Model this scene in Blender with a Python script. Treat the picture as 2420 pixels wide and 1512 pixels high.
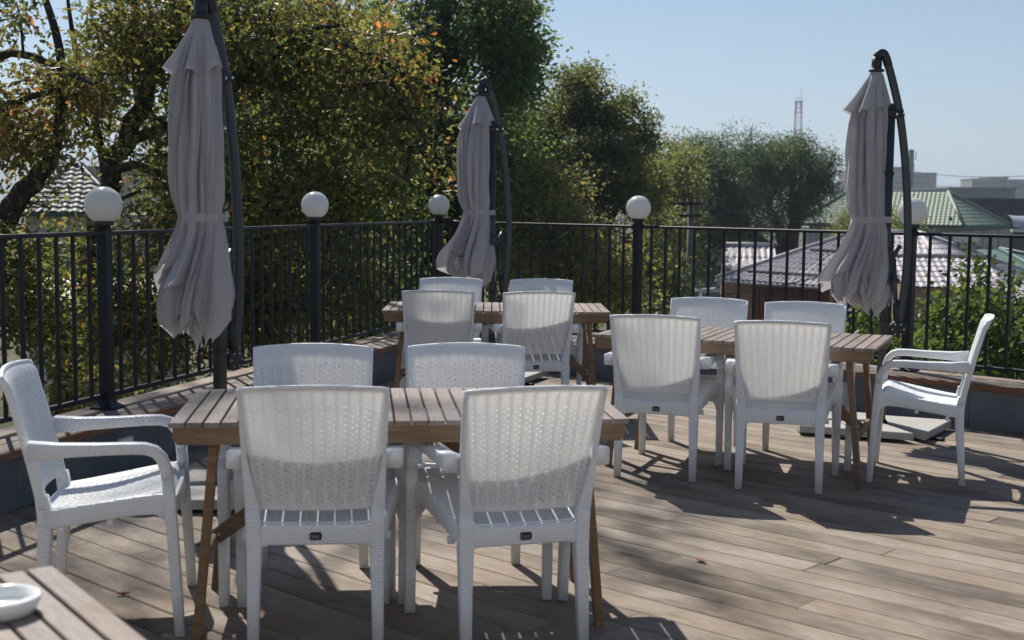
import bpy, bmesh, math, random
import numpy as np
from mathutils import Vector, Matrix, Quaternion
for _o in list(bpy.data.objects): bpy.data.objects.remove(_o)
SC = bpy.context.scene
COL = SC.collection
R = math.radians
# ------------------------------------------------------------------ camera
CAM_Z, FPX, PW, PH = 1.4317, 3050.0, 2419.0, 1512.0
PITCH, ROLL = math.atan((PH/2-475.8)/FPX), 0.0105
fw = np.array([0, math.cos(PITCH), -math.sin(PITCH)])
_r0 = np.array([1., 0, 0]); _u0 = np.cross(_r0, fw)
rt = _r0*math.cos(ROLL)+_u0*math.sin(ROLL); up = _u0*math.cos(ROLL)-_r0*math.sin(ROLL)
cam = bpy.data.cameras.new('camera'); cam_o = bpy.data.objects.new('camera', cam); COL.objects.link(cam_o)
m = Matrix.Identity(4)
for i in range(3):
    m[i][0] = rt[i]; m[i][1] = up[i]; m[i][2] = -fw[i]
m[2][3] = CAM_Z
cam_o.matrix_world = m
cam.sensor_width = 36.0; cam.lens = FPX/PW*36.0
cam.clip_start = 0.05; cam.clip_end = 20000
cam.dof.use_dof = True; cam.dof.focus_distance = 7.2; cam.dof.aperture_fstop = 4.8
SC.camera = cam_o
# ------------------------------------------------------------------ sky, sun, exposure
SUN_AZ, SUN_EL = -24.5, 48.5
world = bpy.data.worlds.new('World'); SC.world = world; world.use_nodes = True
wn = world.node_tree; wn.nodes.clear()
sky = wn.nodes.new('ShaderNodeTexSky'); sky.sky_type = 'NISHITA'; sky.sun_disc = False
sky.sun_elevation = R(SUN_EL); sky.sun_rotation = R(SUN_AZ) % (2*math.pi)
sky.altitude = 700; sky.air_density = 1.0; sky.dust_density = 0.6; sky.ozone_density = 3.5
bg = wn.nodes.new('ShaderNodeBackground'); bg.inputs['Strength'].default_value = 0.062
wo = wn.nodes.new('ShaderNodeOutputWorld')
wn.links.new(sky.outputs[0], bg.inputs[0]); wn.links.new(bg.outputs[0], wo.inputs[0])
sl = bpy.data.lights.new('sun', 'SUN'); sl.energy = 4.8; sl.angle = R(0.53); sl.color = (1.0, 0.94, 0.85)
so = bpy.data.objects.new('sun', sl); COL.objects.link(so)
sv = Vector((math.sin(R(SUN_AZ))*math.cos(R(SUN_EL)), math.cos(R(SUN_AZ))*math.cos(R(SUN_EL)), math.sin(R(SUN_EL))))
so.rotation_mode = 'QUATERNION'; so.rotation_quaternion = sv.to_track_quat('Z', 'Y'); so.location = (-20, 40, 60)
SC.view_settings.view_transform = 'Standard'; SC.view_settings.look = 'None'
SC.view_settings.exposure = 0.56; SC.view_settings.gamma = 1.0; SC.view_settings.use_curve_mapping = False
SC.render.engine = 'CYCLES'
cy = SC.cycles
cy.use_denoising = True
try: cy.denoiser = 'OPENIMAGEDENOISE'
except Exception: pass
cy.max_bounces = 7; cy.diffuse_bounces = 4; cy.glossy_bounces = 2; cy.transmission_bounces = 4
cy.transparent_max_bounces = 6; cy.volume_bounces = 0; cy.sample_clamp_indirect = 6
cy.caustics_reflective = False; cy.caustics_refractive = False
SC.render.film_transparent = False

def at(px, py, Y):
    """point of the place seen at (px, py) of the 2419 x 1512 survey print, Y metres ahead"""
    d = fw+rt*((px-PW/2)/FPX)-up*((py-PH/2)/FPX)
    p = d*(Y/d[1]); return (p[0], Y, p[2]+CAM_Z)

# ------------------------------------------------------------------ helpers
def link(o, parent=None):
    COL.objects.link(o)
    if parent is not None: o.parent = parent
    return o
def tag(o, label=None, cat=None, group=None, kind=None):
    if label: o['label'] = label
    if cat: o['category'] = cat
    if group: o['group'] = group
    if kind: o['kind'] = kind
    return o
def empty(name, loc=(0, 0, 0), rz=0.0):
    o = bpy.data.objects.new(name, None); o.location = loc; o.rotation_euler = (0, 0, rz)
    o.empty_display_size = 0.1
    return link(o)
def mesh_data(name, v, f, mats, smooth=False, mi=None):
    me = bpy.data.meshes.new(name)
    me.from_pydata([tuple(map(float, p)) for p in v], [], f)
    if not isinstance(mats, (list, tuple)): mats = [mats]
    for m_ in mats: me.materials.append(m_)
    if mi is not None: me.polygons.foreach_set('material_index', np.array(mi, np.int32))
    if smooth: me.polygons.foreach_set('use_smooth', np.ones(len(me.polygons), bool))
    me.update(); return me
def obj(name, v, f, mats, parent=None, smooth=False, loc=None, rz=None, mi=None):
    o = bpy.data.objects.new(name, mesh_data(name, v, f, mats, smooth, mi))
    if loc is not None: o.location = loc
    if rz is not None: o.rotation_euler = (0, 0, rz)
    return link(o, parent)
def obj_from(name, me, parent=None, loc=(0, 0, 0), rot=(0, 0, 0), scale=(1, 1, 1)):
    o = bpy.data.objects.new(name, me); o.location = loc; o.rotation_euler = rot; o.scale = scale
    return link(o, parent)
def copy_tree(o, parent=None):
    c = o.copy(); COL.objects.link(c); c.parent = parent
    for ch in o.children: copy_tree(ch, c)
    return c
class MB:
    """collects pieces into one mesh"""
    def __init__(s): s.v = []; s.f = []; s.mi = []
    def add(s, vf, M=None, mi=0):
        v, f = vf; n = len(s.v)
        for p in v:
            p = Vector(p)
            s.v.append(tuple(M @ p) if M is not None else tuple(p))
        for q in f: s.f.append([i+n for i in q]); s.mi.append(mi)
        return s
    def build(s, name, mats, parent=None, smooth=False, loc=None, rz=None):
        return obj(name, s.v, s.f, mats, parent, smooth, loc, rz, s.mi)
def box(x0, x1, y0, y1, z0, z1):
    v = [(x, y, z) for z in (z0, z1) for y in (y0, y1) for x in (x0, x1)]
    return v, [[0, 2, 3, 1], [4, 5, 7, 6], [0, 1, 5, 4], [2, 6, 7, 3], [0, 4, 6, 2], [1, 3, 7, 5]]
def prism(x0, x1, w, h, c, axis='x', oy=0, oz=0):
    """long chamfered bar: section w by h (centred), chamfer c, from x0 to x1"""
    a, b = w/2, h/2
    s = [(-a+c, -b), (a-c, -b), (a, -b+c), (a, b-c), (a-c, b), (-a+c, b), (-a, b-c), (-a, -b+c)]
    v = []
    for x in (x0, x1):
        for (p, q) in s:
            p += oy; q += oz
            v.append((x, p, q) if axis == 'x' else ((p, x, q) if axis == 'y' else (p, q, x)))
    f = [[i, (i+1) % 8, 8+(i+1) % 8, 8+i] for i in range(8)]+[list(range(7, -1, -1)), list(range(8, 16))]
    if axis == 'y': f = [q[::-1] for q in f]
    return v, f
def loft(rings, cap=True, closed=False):
    n = len(rings[0]); v = [p for r in rings for p in r]; f = []
    K = len(rings)
    for k in range(K if closed else K-1):
        a, b = k*n, ((k+1) % K)*n
        for i in range(n): f.append([a+i, a+(i+1) % n, b+(i+1) % n, b+i])
    if cap and not closed: f += [list(range(n-1, -1, -1)), list(range((K-1)*n, K*n))]
    return v, f
def tube(pts, rad, n=8, cap=True, flat=1.0):
    """sweep of a round (or flattened) section along points"""
    P = [Vector(p) for p in pts]; rings = []
    if not isinstance(rad, (list, tuple)): rad = [rad]*len(P)
    prev = None
    for i, p in enumerate(P):
        t = (P[min(i+1, len(P)-1)]-P[max(i-1, 0)]).normalized()
        if prev is None:
            ref = Vector((0, 0, 1)) if abs(t.z) < .9 else Vector((0, 1, 0))
            u = t.cross(ref).normalized()
        else: u = (prev-t*prev.dot(t)).normalized()
        prev = u; w = t.cross(u)
        rings.append([tuple(p+u*math.cos(2*math.pi*k/n)*rad[i]+w*math.sin(2*math.pi*k/n)*rad[i]*flat) for k in range(n)])
    return loft(rings, cap)
def rrect(cx, cy, w, d, c, n=3):
    """rounded rectangle outline in plan"""
    o = []; c = min(c, w/2*.98, d/2*.98)
    for (sx, sy, a0) in ((1, 1, 0), (-1, 1, 90), (-1, -1, 180), (1, -1, 270)):
        for k in range(n):
            a = R(a0+90*k/(n-1))
            o.append((cx+sx*(w/2-c)+c*math.cos(a), cy+sy*(d/2-c)+c*math.sin(a)))
    return o
def zloft(sec, c=.008, n=3):
    """vertical loft; sec = [(z, xmin, xmax, ymin, ymax), ...]"""
    return loft([[(x, y, z) for x, y in rrect((a+b)/2, (d+e)/2, b-a, e-d, c, n)] for z, a, b, d, e in sec])
def lathe(prof, n=24, cap=True):
    rings = [[(r*math.cos(2*math.pi*k/n), r*math.sin(2*math.pi*k/n), z) for k in range(n)] for r, z in prof]
    return loft(rings, cap)
def T(x=0, y=0, z=0, rz=0, rx=0, ry=0):
    return Matrix.Translation((x, y, z)) @ Matrix.Rotation(rz, 4, 'Z') @ Matrix.Rotation(ry, 4, 'Y') @ Matrix.Rotation(rx, 4, 'X')

# ------------------------------------------------------------------ materials
class NT:
    def __init__(s, name):
        s.m = bpy.data.materials.new(name); s.m.use_nodes = True; s.t = s.m.node_tree; s.t.nodes.clear()
        s.out = s.n('ShaderNodeOutputMaterial')
    def n(s, typ, **kw):
        q = s.t.nodes.new(typ)
        for k, v in kw.items():
            if k in q.inputs.keys(): q.inputs[k].default_value = v
            else: setattr(q, k, v)
        return q
    def l(s, a, b): s.t.links.new(a, b); return s
    def ramp(s, fac, stops, interp='LINEAR'):
        q = s.n('ShaderNodeValToRGB'); q.color_ramp.interpolation = interp
        e = q.color_ramp.elements
        while len(e) < len(stops): e.new(0.5)
        for i, (p, c) in enumerate(stops):
            e[i].position = p; e[i].color = (*c, 1) if len(c) == 3 else c
        s.l(fac, q.inputs[0]); return q.outputs[0]
    def mix(s, fac, a, b, typ='MIX'):
        q = s.n('ShaderNodeMix', data_type='RGBA', blend_type=typ)
        for src, i in ((fac, 0), (a, 6), (b, 7)):
            if isinstance(src, (int, float)): q.inputs[i].default_value = src
            elif isinstance(src, tuple): q.inputs[i].default_value = (*src, 1) if len(src) == 3 else src
            else: s.l(src, q.inputs[i])
        return q.outputs[2]
    def math(s, op, a, b=0.0, clamp=False):
        q = s.n('ShaderNodeMath', operation=op, use_clamp=clamp)
        for src, i in ((a, 0), (b, 1)):
            if isinstance(src, (int, float)): q.inputs[i].default_value = src
            else: s.l(src, q.inputs[i])
        return q.outputs[0]
    def coord(s, kind='Object', scale=(1, 1, 1), rot=(0, 0, 0)):
        c = s.n('ShaderNodeTexCoord'); mp = s.n('ShaderNodeMapping')
        mp.inputs['Scale'].default_value = scale; mp.inputs['Rotation'].default_value = rot
        s.l(c.outputs[kind], mp.inputs[0]); return mp.outputs[0]
    def noise(s, vec, scale, detail=4, rough=.55, dist=0.0, w=None):
        q = s.n('ShaderNodeTexNoise', Scale=scale, Detail=detail, Roughness=rough, Distortion=dist)
        if w is not None:
            q.noise_dimensions = '4D'; s.l(w, q.inputs['W'])
        s.l(vec, q.inputs['Vector']); return q.outputs[0]
    def bump(s, h, strength=.3, dist=.01):
        q = s.n('ShaderNodeBump', Strength=strength, Distance=dist); s.l(h, q.inputs['Height']); return q.outputs[0]
    def principled(s, col, rough=.5, spec=.5, metal=0.0, normal=None, **kw):
        p = s.n('ShaderNodeBsdfPrincipled')
        for key, src in (('Base Color', col), ('Roughness', rough), ('Specular IOR Level', spec), ('Metallic', metal)):
            if isinstance(src, (int, float)): p.inputs[key].default_value = src
            elif isinstance(src, tuple): p.inputs[key].default_value = (*src, 1)
            else: s.l(src, p.inputs[key])
        if normal is not None: s.l(normal, p.inputs['Normal'])
        return p
    def done(s, sh):
        s.l(sh.outputs[0] if hasattr(sh, 'outputs') else sh, s.out.inputs['Surface']); return s.m

def plain(name, col, rough=.55, var=.25, scale=6.0, bump=.0, bscale=60, spec=.4, metal=0.0):
    t = NT(name); v = t.coord()
    nz = t.noise(v, scale, 5)
    c = t.mix(nz, tuple(k*(1-var) for k in col), tuple(min(1, k*(1+var)) for k in col))
    nm = t.bump(t.noise(v, bscale, 3), bump, .004) if bump else None
    rr = t.math('ADD', t.math('MULTIPLY', nz, .2), rough-.1)
    return t.done(t.principled(c, rr, spec, metal, nm))

def wood_mat(name, dark, mid, light, stain=.4, along=1.0, rough=.7, groove=False, grey=None, knots=.5):
    """grain runs along local x; every board differs through its own random number"""
    t = NT(name); oi = t.n('ShaderNodeObjectInfo'); rnd = oi.outputs['Random']
    tc = t.n('ShaderNodeTexCoord'); off = t.n('ShaderNodeVectorMath', operation='ADD'); cmb = t.n('ShaderNodeCombineXYZ')
    t.l(t.math('MULTIPLY', rnd, 37.0), cmb.inputs[0]); t.l(t.math('MULTIPLY', rnd, 11.0), cmb.inputs[1]); t.l(t.math('MULTIPLY', rnd, 5.0), cmb.inputs[2])
    t.l(tc.outputs['Object'], off.inputs[0]); t.l(cmb.outputs[0], off.inputs[1]); P = off.outputs[0]
    def mp(sc):
        q = t.n('ShaderNodeMapping'); q.inputs['Scale'].default_value = sc; t.l(P, q.inputs[0]); return q.outputs[0]
    g1 = t.noise(mp((1.2*along, 26, 26)), 3.0, 6, .6, .6)
    g2 = t.noise(mp((3*along, 110, 110)), 3.0, 4, .6)
    g3 = t.noise(mp((5*along, 48, 48)), 3.0, 6, .7, .3)
    blot = t.noise(mp((1.3, 3.2, 3.2)), 2.2, 5, .6)
    c = t.ramp(g1, [(.28, dark), (.5, mid), (.74, light)])
    c = t.mix(t.math('MULTIPLY', g2, .35), c, dark)
    if grey: c = t.mix(t.ramp(blot, [(.36, (0, 0, 0)), (.62, (1, 1, 1))]), c, t.mix(g1, tuple(k*.75 for k in grey), tuple(k*1.15 for k in grey)))
    c = t.mix(t.math('MULTIPLY', t.ramp(g3, [(.42, (1, 1, 1)), (.56, (0, 0, 0))]), .5), c, dark)
    # stains and knots
    st = t.noise(mp((.9, 2.0, 2.0)), 1.5, 6, .65)
    c = t.mix(t.math('MULTIPLY', t.ramp(st, [(.48, (0, 0, 0)), (.66, (1, 1, 1))]), stain), c, tuple(k*.45 for k in dark))
    kn = t.n('ShaderNodeTexVoronoi', feature='F1', Scale=1.0); t.l(mp((2.2, 6.5, .01)), kn.inputs['Vector'])
    kf = t.math('MULTIPLY', t.ramp(kn.outputs['Distance'], [(.03, (1, 1, 1)), (.17, (0, 0, 0))]), knots)
    c = t.mix(kf, c, tuple(k*.3 for k in dark))
    val = t.math('ADD', t.math('MULTIPLY', rnd, .26), .87)
    hsv = t.n('ShaderNodeHueSaturation'); t.l(c, hsv.inputs['Color']); t.l(val, hsv.inputs['Value'])
    t.l(t.math('ADD', t.math('MULTIPLY', t.math('FRACT', t.math('MULTIPLY', rnd, 7.13)), .3), .85), hsv.inputs['Saturation'])
    h = t.math('ADD', g2, t.math('MULTIPLY', g1, .8))
    if groove:
        w = t.n('ShaderNodeTexWave', wave_type='BANDS', bands_direction='Y', Scale=38.0); t.l(tc.outputs['Object'], w.inputs['Vector'])
        h = t.math('ADD', h, t.math('MULTIPLY', w.outputs['Fac'], .9))
    nm = t.bump(h, .35, .003)
    return t.done(t.principled(hsv.outputs['Color'], t.math('ADD', t.math('MULTIPLY', g1, .2), rough-.1), .3, 0.0, nm))

M = {}
M['deck'] = wood_mat('deck_wood', (.165, .122, .086), (.255, .198, .147), (.335, .275, .215), .8, 1.0, .72, True, (.305, .262, .220))
M['ledge'] = wood_mat('ledge_wood', (.13, .085, .06), (.23, .165, .125), (.33, .255, .20), .5, 1.0, .7, False, (.29, .25, .215))
M['nose'] = wood_mat('ledge_edge_wood', (.13, .06, .035), (.22, .11, .065), (.30, .165, .10), .3, 1.0, .6)
M['slat'] = wood_mat('slat_wood', (.15, .11, .088), (.25, .195, .165), (.34, .285, .25), .4, 1.0, .6, False, (.30, .27, .25), .3)
M['apron'] = wood_mat('apron_wood', (.145, .088, .050), (.235, .152, .092), (.32, .22, .14), .25, 1.0, .5, False, None, .4)

def plastic(name, translucent, arm=False):
    t = NT(name); tc = t.n('ShaderNodeTexCoord')
    col = (.86, .89, .92)
    v = t.n('ShaderNodeSeparateXYZ'); t.l(tc.outputs['Object'], v.inputs[0])
    # moulded rattan lines: staggered courses
    br = t.n('ShaderNodeTexBrick', Scale=1.0); br.offset = .5
    br.inputs['Brick Width'].default_value = .034; br.inputs['Row Height'].default_value = .0095
    br.inputs['Mortar Size'].default_value = .0019; br.inputs['Mortar Smooth'].default_value = .6
    cx = t.n('ShaderNodeCombineXYZ'); t.l(t.math('ADD', v.outputs[0], v.outputs[2] if arm else v.outputs[1]), cx.inputs[0]); t.l(v.outputs[1] if arm else v.outputs[2], cx.inputs[1])
    t.l(cx.outputs[0], br.inputs['Vector'])
    nm = t.bump(t.math('SUBTRACT', 1.0, br.outputs['Fac']), .9, .0032)
    nz = t.noise(tc.outputs['Object'], 9, 4)
    c = t.mix(nz, tuple(k*.93 for k in col), col)
    p = t.principled(c, .38, .45, 0.0, None if translucent else nm)
    if translucent:
        a = t.n('ShaderNodeAttribute', attribute_name='thin')
        tr = t.n('ShaderNodeBsdfTranslucent'); tr.inputs[0].default_value = (.97, .955, .93, 1)
        mx = t.n('ShaderNodeMixShader'); t.l(t.math('MULTIPLY', a.outputs['Fac'], translucent, True), mx.inputs[0])
        t.l(p.outputs[0], mx.inputs[1]); t.l(tr.outputs[0], mx.inputs[2]); return t.done(mx)
    return t.done(p)
M['plastic'] = plastic('white_moulded_plastic', 0)
M['plastic_arm'] = plastic('white_moulded_plastic_arm', 0, True)
M['weave'] = plastic('white_woven_plastic', 1.0)
M['badge'] = plain('badge_navy', (.012, .014, .022), .35, .1)
M['badge_ink'] = plain('badge_print', (.42, .43, .45), .5, .05)
M['iron'] = plain('painted_steel', (.0085, .012, .019), .45, .25, 12, .08, 200, .3)
M['alu'] = plain('grey_aluminium', (.032, .042, .048), .38, .2, 15, .05, 160, .45)
M['blackplastic'] = plain('black_plastic', (.022, .024, .027), .5, .2)
M['screw'] = plain('zinc_screw', (.6, .6, .6), .3, .1, metal=.9)
def slate():
    t = NT('slate_tile'); v = t.coord(); oi = t.n('ShaderNodeObjectInfo')
    n1 = t.noise(v, 3.5, 7, .65, .8, t.math('MULTIPLY', oi.outputs['Random'], 20)); n2 = t.noise(v, 30, 5, .6)
    c = t.ramp(n1, [(.3, (.085, .102, .120)), (.55, (.125, .146, .166)), (.75, (.18, .203, .226))])
    c = t.mix(t.math('MULTIPLY', n2, .3), c, (.03, .037, .045))
    return t.done(t.principled(c, .55, .4, 0.0, t.bump(n2, .15, .003)))
M['slate'] = slate()
M['trim'] = plain('grout_trim', (.42, .41, .39), .7, .15, 20)
def concrete(name, col):
    t = NT(name); v = t.coord(); n1 = t.noise(v, 6, 7, .6); n2 = t.noise(v, 160, 3)
    vo = t.n('ShaderNodeTexVoronoi', Scale=70.0); t.l(v, vo.inputs['Vector'])
    pit = t.ramp(vo.outputs['Distance'], [(.05, (0, 0, 0)), (.16, (1, 1, 1))])
    c = t.mix(n1, tuple(k*.72 for k in col), tuple(k*1.15 for k in col)); c = t.mix(t.math('MULTIPLY', t.math('SUBTRACT', 1.0, pit), .5), c, tuple(k*.35 for k in col))
    c = t.mix(t.math('MULTIPLY', n2, .3), c, tuple(k*.6 for k in col))
    return t.done(t.principled(c, .85, .2, 0.0, t.bump(t.math('ADD', t.math('MULTIPLY', pit, .6), n2), .4, .004)))
M['concrete'] = concrete('cast_concrete', (.42, .41, .39))
def fabric():
    t = NT('taupe_canvas'); v = t.coord(); n1 = t.noise(v, 7, 5); n2 = t.noise(t.coord('Object', (1, 1, .12)), 900, 2)
    c = t.mix(n1, (.535, .510, .53), (.625, .595, .612))
    n3 = t.noise(t.coord('Object', (22, 22, 2.4)), 2.2, 5, .6, 1.5); n4 = t.noise(t.coord('Object', (9, 9, 5)), 3.0, 4, .6, .8)
    d = t.principled(c, .9, .15, 0.0, t.bump(t.math('ADD', t.math('ADD', n3, t.math('MULTIPLY', n4, .7)), t.math('MULTIPLY', n2, .05)), .55, .016))
    try: d.inputs['Sheen Weight'].default_value = .15
    except Exception: pass
    tr = t.n('ShaderNodeBsdfTranslucent'); t.l(c, tr.inputs[0])
    mx = t.n('ShaderNodeMixShader'); mx.inputs[0].default_value = .38
    t.l(d.outputs[0], mx.inputs[1]); t.l(tr.outputs[0], mx.inputs[2]); return t.done(mx)
M['fabric'] = fabric()
def opal():
    t = NT('opal_glass'); d = t.principled((.66, .67, .68), .22, .5)
    tr = t.n('ShaderNodeBsdfTranslucent'); tr.inputs[0].default_value = (.80, .80, .79, 1)
    mx = t.n('ShaderNodeMixShader'); mx.inputs[0].default_value = .36
    t.l(d.outputs[0], mx.inputs[1]); t.l(tr.outputs[0], mx.inputs[2]); return t.done(mx)
M['opal'] = opal()
M['porcelain'] = plain('white_porcelain', (.82, .84, .83), .12, .02, spec=.6)
M['white_box'] = plain('white_box_plastic', (.75, .76, .76), .5, .05)
def leafmat(name, stops, trans=.45, gloss=.46, spec=.28):
    t = NT(name); a = t.n('ShaderNodeAttribute', attribute_name='tint'); b = t.n('ShaderNodeAttribute', attribute_name='val')
    c = t.ramp(a.outputs['Fac'], stops)
    hs = t.n('ShaderNodeHueSaturation'); t.l(c, hs.inputs['Color']); t.l(b.outputs['Fac'], hs.inputs['Value'])
    c = hs.outputs['Color']; hs.inputs['Saturation'].default_value = .92
    p = t.principled(c, gloss, spec)
    tr = t.n('ShaderNodeBsdfTranslucent')
    tc = t.mix(.35, c, t.mix(1.0, c, (1.5, 1.35, .55), 'MULTIPLY')); br = t.n('ShaderNodeHueSaturation', Value=1.9, Saturation=1.05); t.l(tc, br.inputs['Color'])
    t.l(br.outputs[0], tr.inputs[0])
    mx = t.n('ShaderNodeMixShader'); mx.inputs[0].default_value = trans
    t.l(p.outputs[0], mx.inputs[1]); t.l(tr.outputs[0], mx.inputs[2]); return t.done(mx)
M['leaf_oak'] = leafmat('oak_leaf_autumn', [(0, (.042, .066, .022)), (.4, (.084, .108, .034)), (.65, (.145, .142, .044)), (.84, (.22, .16, .048)), (1, (.34, .13, .04))], .52)
M['leaf_green'] = leafmat('leaf_dark_green', [(0, (.042, .082, .032)), (.5, (.080, .125, .045)), (1, (.15, .17, .06))], .52)
M['leaf_olive'] = leafmat('leaf_olive', [(0, (.062, .088, .032)), (.6, (.118, .138, .046)), (.9, (.18, .165, .058)), (1, (.28, .17, .055))], .52)
M['leaf_willow'] = leafmat('leaf_willow', [(0, (.034, .060, .032)), (.6, (.062, .095, .046)), (1, (.12, .14, .06))], .45)
M['leaf_cherry'] = leafmat('leaf_cherry', [(0, (.038, .075, .018)), (.6, (.068, .112, .026)), (1, (.13, .15, .038))], .45)
def bark():
    t = NT('bark'); v = t.coord('Object', (9, 9, 2.2)); n1 = t.noise(v, 2.5, 6, .65, 1.2); n2 = t.noise(t.coord(), 14, 5)
    c = t.ramp(n1, [(.3, (.016, .013, .011)), (.55, (.05, .042, .036)), (.8, (.11, .098, .085))])
    return t.done(t.principled(c, .9, .2, 0.0, t.bump(t.math('ADD', n1, t.math('MULTIPLY', n2, .4)), .9, .03)))
M['bark'] = bark()
# ------------------------------------------------------------------ deck
rng = random.Random(7)
V2 = lambda a, b: np.array([a, b], float)
A_R, A_L = R(-42.4), R(73.5)
uR, uL = V2(math.cos(A_R), math.sin(A_R)), V2(math.cos(A_L), math.sin(A_L))
nR, nL = V2(-.6743, -.7385), V2(.9588, -.2840)            # towards the inside of the terrace
G1, G2, GK, G4, G5 = V2(-2.191, 6.929), V2(-1.445, 9.448), V2(-.690, 12.010), V2(1.012, 10.472), V2(2.740, 8.895)
G0, G6 = G1-(G2-G1), G5+(G5-G4)
def isect(p, d, q, e):
    t = np.linalg.solve(np.array([d, -e]).T, q-p); return p+d*t[0]
def corner(o): return isect(G1+nL*o, uL, G5+nR*o, uR)
def inset(poly, c):
    n = len(poly); out = []
    for i in range(n):
        a, b, d = (np.array(poly[(i+k) % n], float) for k in (-1, 0, 1))
        e1, e2 = (b-a)/np.linalg.norm(b-a), (d-b)/np.linalg.norm(d-b)
        n1, n2 = V2(-e1[1], e1[0]), V2(-e2[1], e2[0])
        out.append(isect(b+n1*c, e1, b+n2*c, e2) if abs(e1[0]*e2[1]-e1[1]*e2[0]) > 1e-6 else b+n1*c)
    return out
def slab(poly, z0, z1, c=.003):
    """convex polygon (counter-clockwise) with chamfered top edge"""
    n = len(poly); tp = inset(poly, c)
    v = [(*p, z0) for p in poly]+[(*p, z1-c) for p in poly]+[(*p, z1) for p in tp]
    f = [list(range(n-1, -1, -1)), list(range(2*n, 3*n))]
    for k in (0, n):
        for i in range(n): f.append([k+i, k+(i+1) % n, k+n+(i+1) % n, k+n+i])
    return v, f
def local_board(name, poly, z0, z1, mat, parent, ang, c=.003):
    """board whose local x axis runs along ang"""
    ctr = sum(np.array(p) for p in poly)/len(poly); ca, sa = math.cos(ang), math.sin(ang)
    lp = [((p[0]-ctr[0])*ca+(p[1]-ctr[1])*sa, -(p[0]-ctr[0])*sa+(p[1]-ctr[1])*ca) for p in poly]
    if sum(lp[i][0]*lp[(i+1) % len(lp)][1]-lp[(i+1) % len(lp)][0]*lp[i][1] for i in range(len(lp))) < 0: lp = lp[::-1]
    v, f = slab(lp, z0-z1, 0, c)
    return obj(name, v, f, mat, parent, False, (ctr[0], ctr[1], z1), ang)
DK = [(-4.6, -1.45), (5.6, -1.45), tuple(G6+nR*.1+uR*1.2), tuple(corner(.1)), tuple(G1+nL*.1-uL*7.0)]
deck = obj('deck', *slab([V2(*p) for p in DK], -.10, -.030, .002), plain('deck_membrane', (.02, .018, .016), .9, .2), None)
tag(deck, kind='structure')
PITCH_B, GAP = .1435, .0065
nD = -nR                                                    # away from the camera
d0 = float(np.dot(G5+nR*.25, nD))
k = 0
while True:
    t1 = d0-.004-k*PITCH_B; t0 = t1-(PITCH_B-GAP); k += 1
    if t1 < -2.6: break
    mid = (t0+t1)/2
    # row runs along uR: from the left wall (or a near limit) to the right
    pl = isect(G1+nL*.12, uL, nD*mid, uR); s0 = float(np.dot(pl, uR)); s1 = 7.4
    s0 = max(s0, -8.5); s = s0-rng.random()*1.6
    while s < s1:
        L = rng.choice((1.55, 1.9, 2.2, 2.6)) + rng.random()*.2; a, b = max(s, s0), min(s+L-.004, s1); s += L
        if b-a < .06: continue
        c = (uR*(a+b)/2+nD*mid)
        if c[1] < -1.3 or abs(c[0]) > 5.4: continue
        if c[0] > c[1]*.56+1.9: continue
        e1, e2 = uR*a+nD*mid, uR*b+nD*mid
        hw = (t1-t0)/2; j = rng.uniform(-.0012, .0012)
        o = obj('plank', *prism(-(b-a)/2, (b-a)/2, 2*hw, .026, .0035), M['deck'], deck, False, (c[0], c[1], -.013+j), A_R)
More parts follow.
